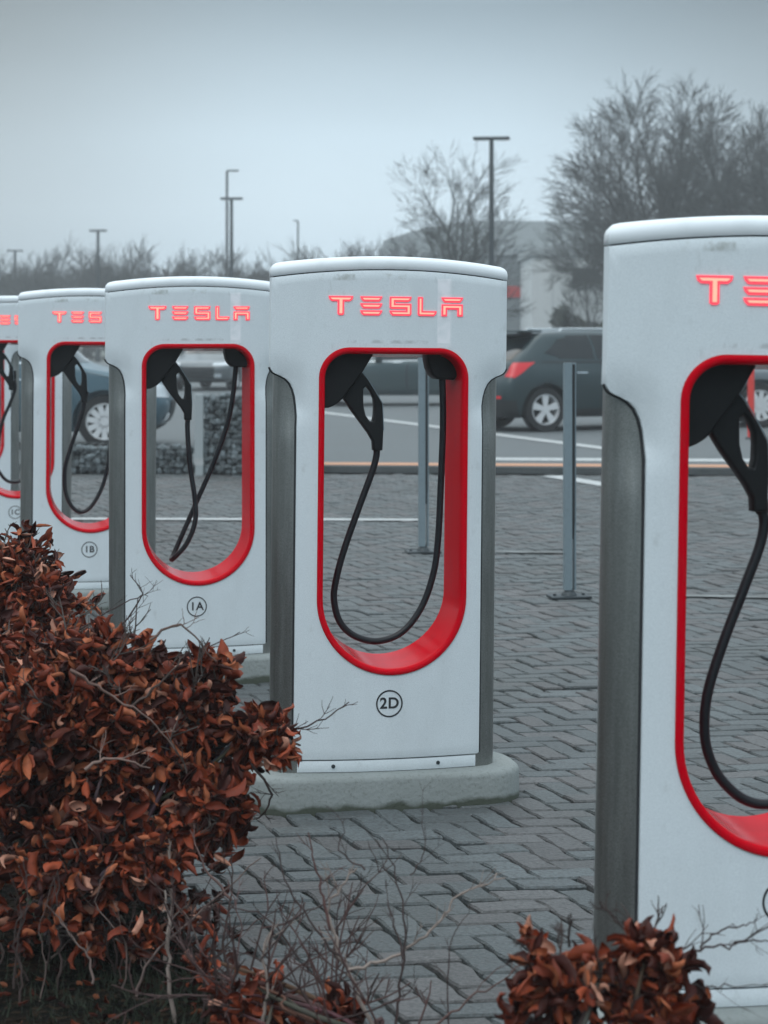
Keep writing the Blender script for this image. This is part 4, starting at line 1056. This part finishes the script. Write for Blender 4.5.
shrub('darker beech shrub at the left edge, rising in front of posts 1B and 1C', (-1.35, 6.5, 0),
      [(WP(2, 592, 6.6), (.235, .26, .22), 5), (WP(46, 604, 6.5), (.085, .13, .12), 1.3), (WP(64, 632, 6.4), (.085, .1, .045), .6), (WP(-20, 660, 6.4), (.3, .3, .3), 3)], 4300, 2, nst=9, bare=14, bare_len=(.04, .09))
shrub('nearly bare beech shrub at the bottom centre, pale forked stem, few leaves', (-.02, 4.15, 0),
      [(WP(250, 1000, 4.25), (.11, .12, .075), 2.0), (WP(330, 1020, 4.2), (.10, .1, .05), 1.0), (WP(215, 960, 4.4), (.05, .08, .05), .3), (WP(400, 1050, 4.1), (.09, .1, .06), .5)],
      330, 3, nst=4, bare=34, twigc=(.8, .5, .52), Ls=(.04, .062), bare_len=(.10, .26),
      extra_twigs=[tw_([(378, 1040), (358, 990), (346, 968), (335, 938), (329, 908), (342, 888), (357, 868)], 4.15, .0050, PL), tw_([(348, 970), (385, 960), (420, 940), (445, 915), (462, 893), (505, 878)], 4.14, .0042, PL),
                   tw_([(330, 930), (322, 890), (314, 862), (308, 832)], 4.16, .0036, RD), tw_([(345, 965), (310, 920), (285, 880), (276, 838)], 4.18, .003, DK), tw_([(395, 1030), (400, 985), (405, 925), (398, 885), (382, 838)], 4.12, .0034, DK),
                   tw_([(404, 960), (395, 925), (388, 900)], 4.1, .0028, DK), tw_([(420, 1040), (470, 1000), (510, 975), (540, 940)], 4.05, .003, (1.3, .9, .9)), tw_([(365, 870), (340, 850), (345, 818)], 4.2, .0024, DK),
                   tw_([(410, 875), (425, 850), (421, 808)], 4.2, .0018, DK), tw_([(262, 1030), (268, 985), (262, 950), (275, 925)], 4.2, .0045, PL), tw_([(330, 1030), (300, 990), (262, 962), (225, 945)], 4.2, .003, DK),
                   tw_([(300, 960), (270, 920), (235, 905), (205, 880)], 4.25, .0026, DK), tw_([(260, 960), (300, 915), (340, 900), (372, 880)], 4.22, .0024, DK), tw_([(178, 1040), (170, 980), (168, 930), (165, 890)], 4.4, .006, PL), tw_([(450, 1040), (448, 990), (452, 940), (470, 905)], 4.1, .0022, DK), tw_([(235, 1030), (232, 980), (240, 930), (228, 880)], 4.3, .0028, (1.6, 1.1, 1.2)), tw_([(200, 1030), (205, 985), (190, 945), (196, 900)], 4.35, .003, DK)])
shrub('low beech shrub with large curled leaves at the bottom right', (.32, 3.45, 0),
      [(WP(585, 975, 3.62), (.14, .09, .065), 3), (WP(655, 955, 3.6), (.066, .06, .07), 1.8), (WP(650, 1020, 3.55), (.10, .08, .07), 2), (WP(540, 965, 3.6), (.05, .04, .014), .25), (WP(520, 1020, 3.6), (.03, .03, .035), .25), (WP(700, 1010, 3.58), (.05, .05, .045), .5)],
      480, 4, nst=5, bare=14, twigc=(.5, .4, .4), Ls=(.048, .078), bare_len=(.05, .12),
      extra_twigs=[tw_([(560, 1040), (600, 1000), (660, 968), (700, 948), (735, 944), (790, 915)], 3.58, .0042, DK), tw_([(700, 948), (722, 930), (748, 925), (756, 914)], 3.66, .0024, DK), tw_([(735, 944), (760, 940), (790, 945)], 3.66, .0022, DK),
                   tw_([(690, 985), (725, 985), (770, 985)], 3.6, .002, DK)])
# fallen leaves and moss on the soil under the shrubs
m = MB(); rnd = random.Random(9)
for k in range(700):
    y = rnd.uniform(4.1, 6.5); x = bedx(y) + .12 - abs(rnd.gauss(0, .8))
    leaf(m, Vector((x, y, .02 + rnd.random() * .015)), Vector((rnd.gauss(0, 1), rnd.gauss(0, 1), .05)).normalized(), rnd.uniform(.025, .04), rnd)
M['oldleaf'] = mat('rotting_leaf', (.35, .4, .45), .8, attr='tint', spec=.1)
o = m.build('fallen_leaves', 'oldleaf', None, 180); o['kind'] = 'stuff'; o['label'] = 'fallen brown leaves scattered on the dark soil under the shrubs'
M['moss'] = mat('moss', (.012, .018, .008), .95)
m = MB()
for k in range(2600):
    y = rnd.uniform(4.2, 5.2); x = bedx(y) - .02 - abs(rnd.gauss(0, .28)); 
    a = rnd.random() * 6.28; h = rnd.uniform(.01, .045); m.add([(x, y, .01), (x + .006 * math.cos(a), y + .006 * math.sin(a), .01), (x + rnd.gauss(0, .015), y + rnd.gauss(0, .015), .01 + h)], [(0, 1, 2)])
o = m.build('moss', 'moss', None); o['kind'] = 'stuff'; o['label'] = 'short moss and weeds along the edge of the soil bed'

# ------------------------------------------------------------------ haze
m = MB(); m.box(-260, 260, -25, 330, -1.2, 24)
hm = bpy.data.materials.new('haze'); hm.use_nodes = True; n = hm.node_tree.nodes; n.clear()
o_ = n.new('ShaderNodeOutputMaterial'); v = n.new('ShaderNodeVolumePrincipled')
v.inputs['Color'].default_value = (.93, .96, .98, 1); v.inputs['Density'].default_value = .0018; v.inputs['Anisotropy'].default_value = 0
hm.node_tree.links.new(v.outputs[0], o_.inputs['Volume'])
h = m.build('haze', hm); h['kind'] = 'stuff'; h['label'] = 'thin winter haze over the car park'
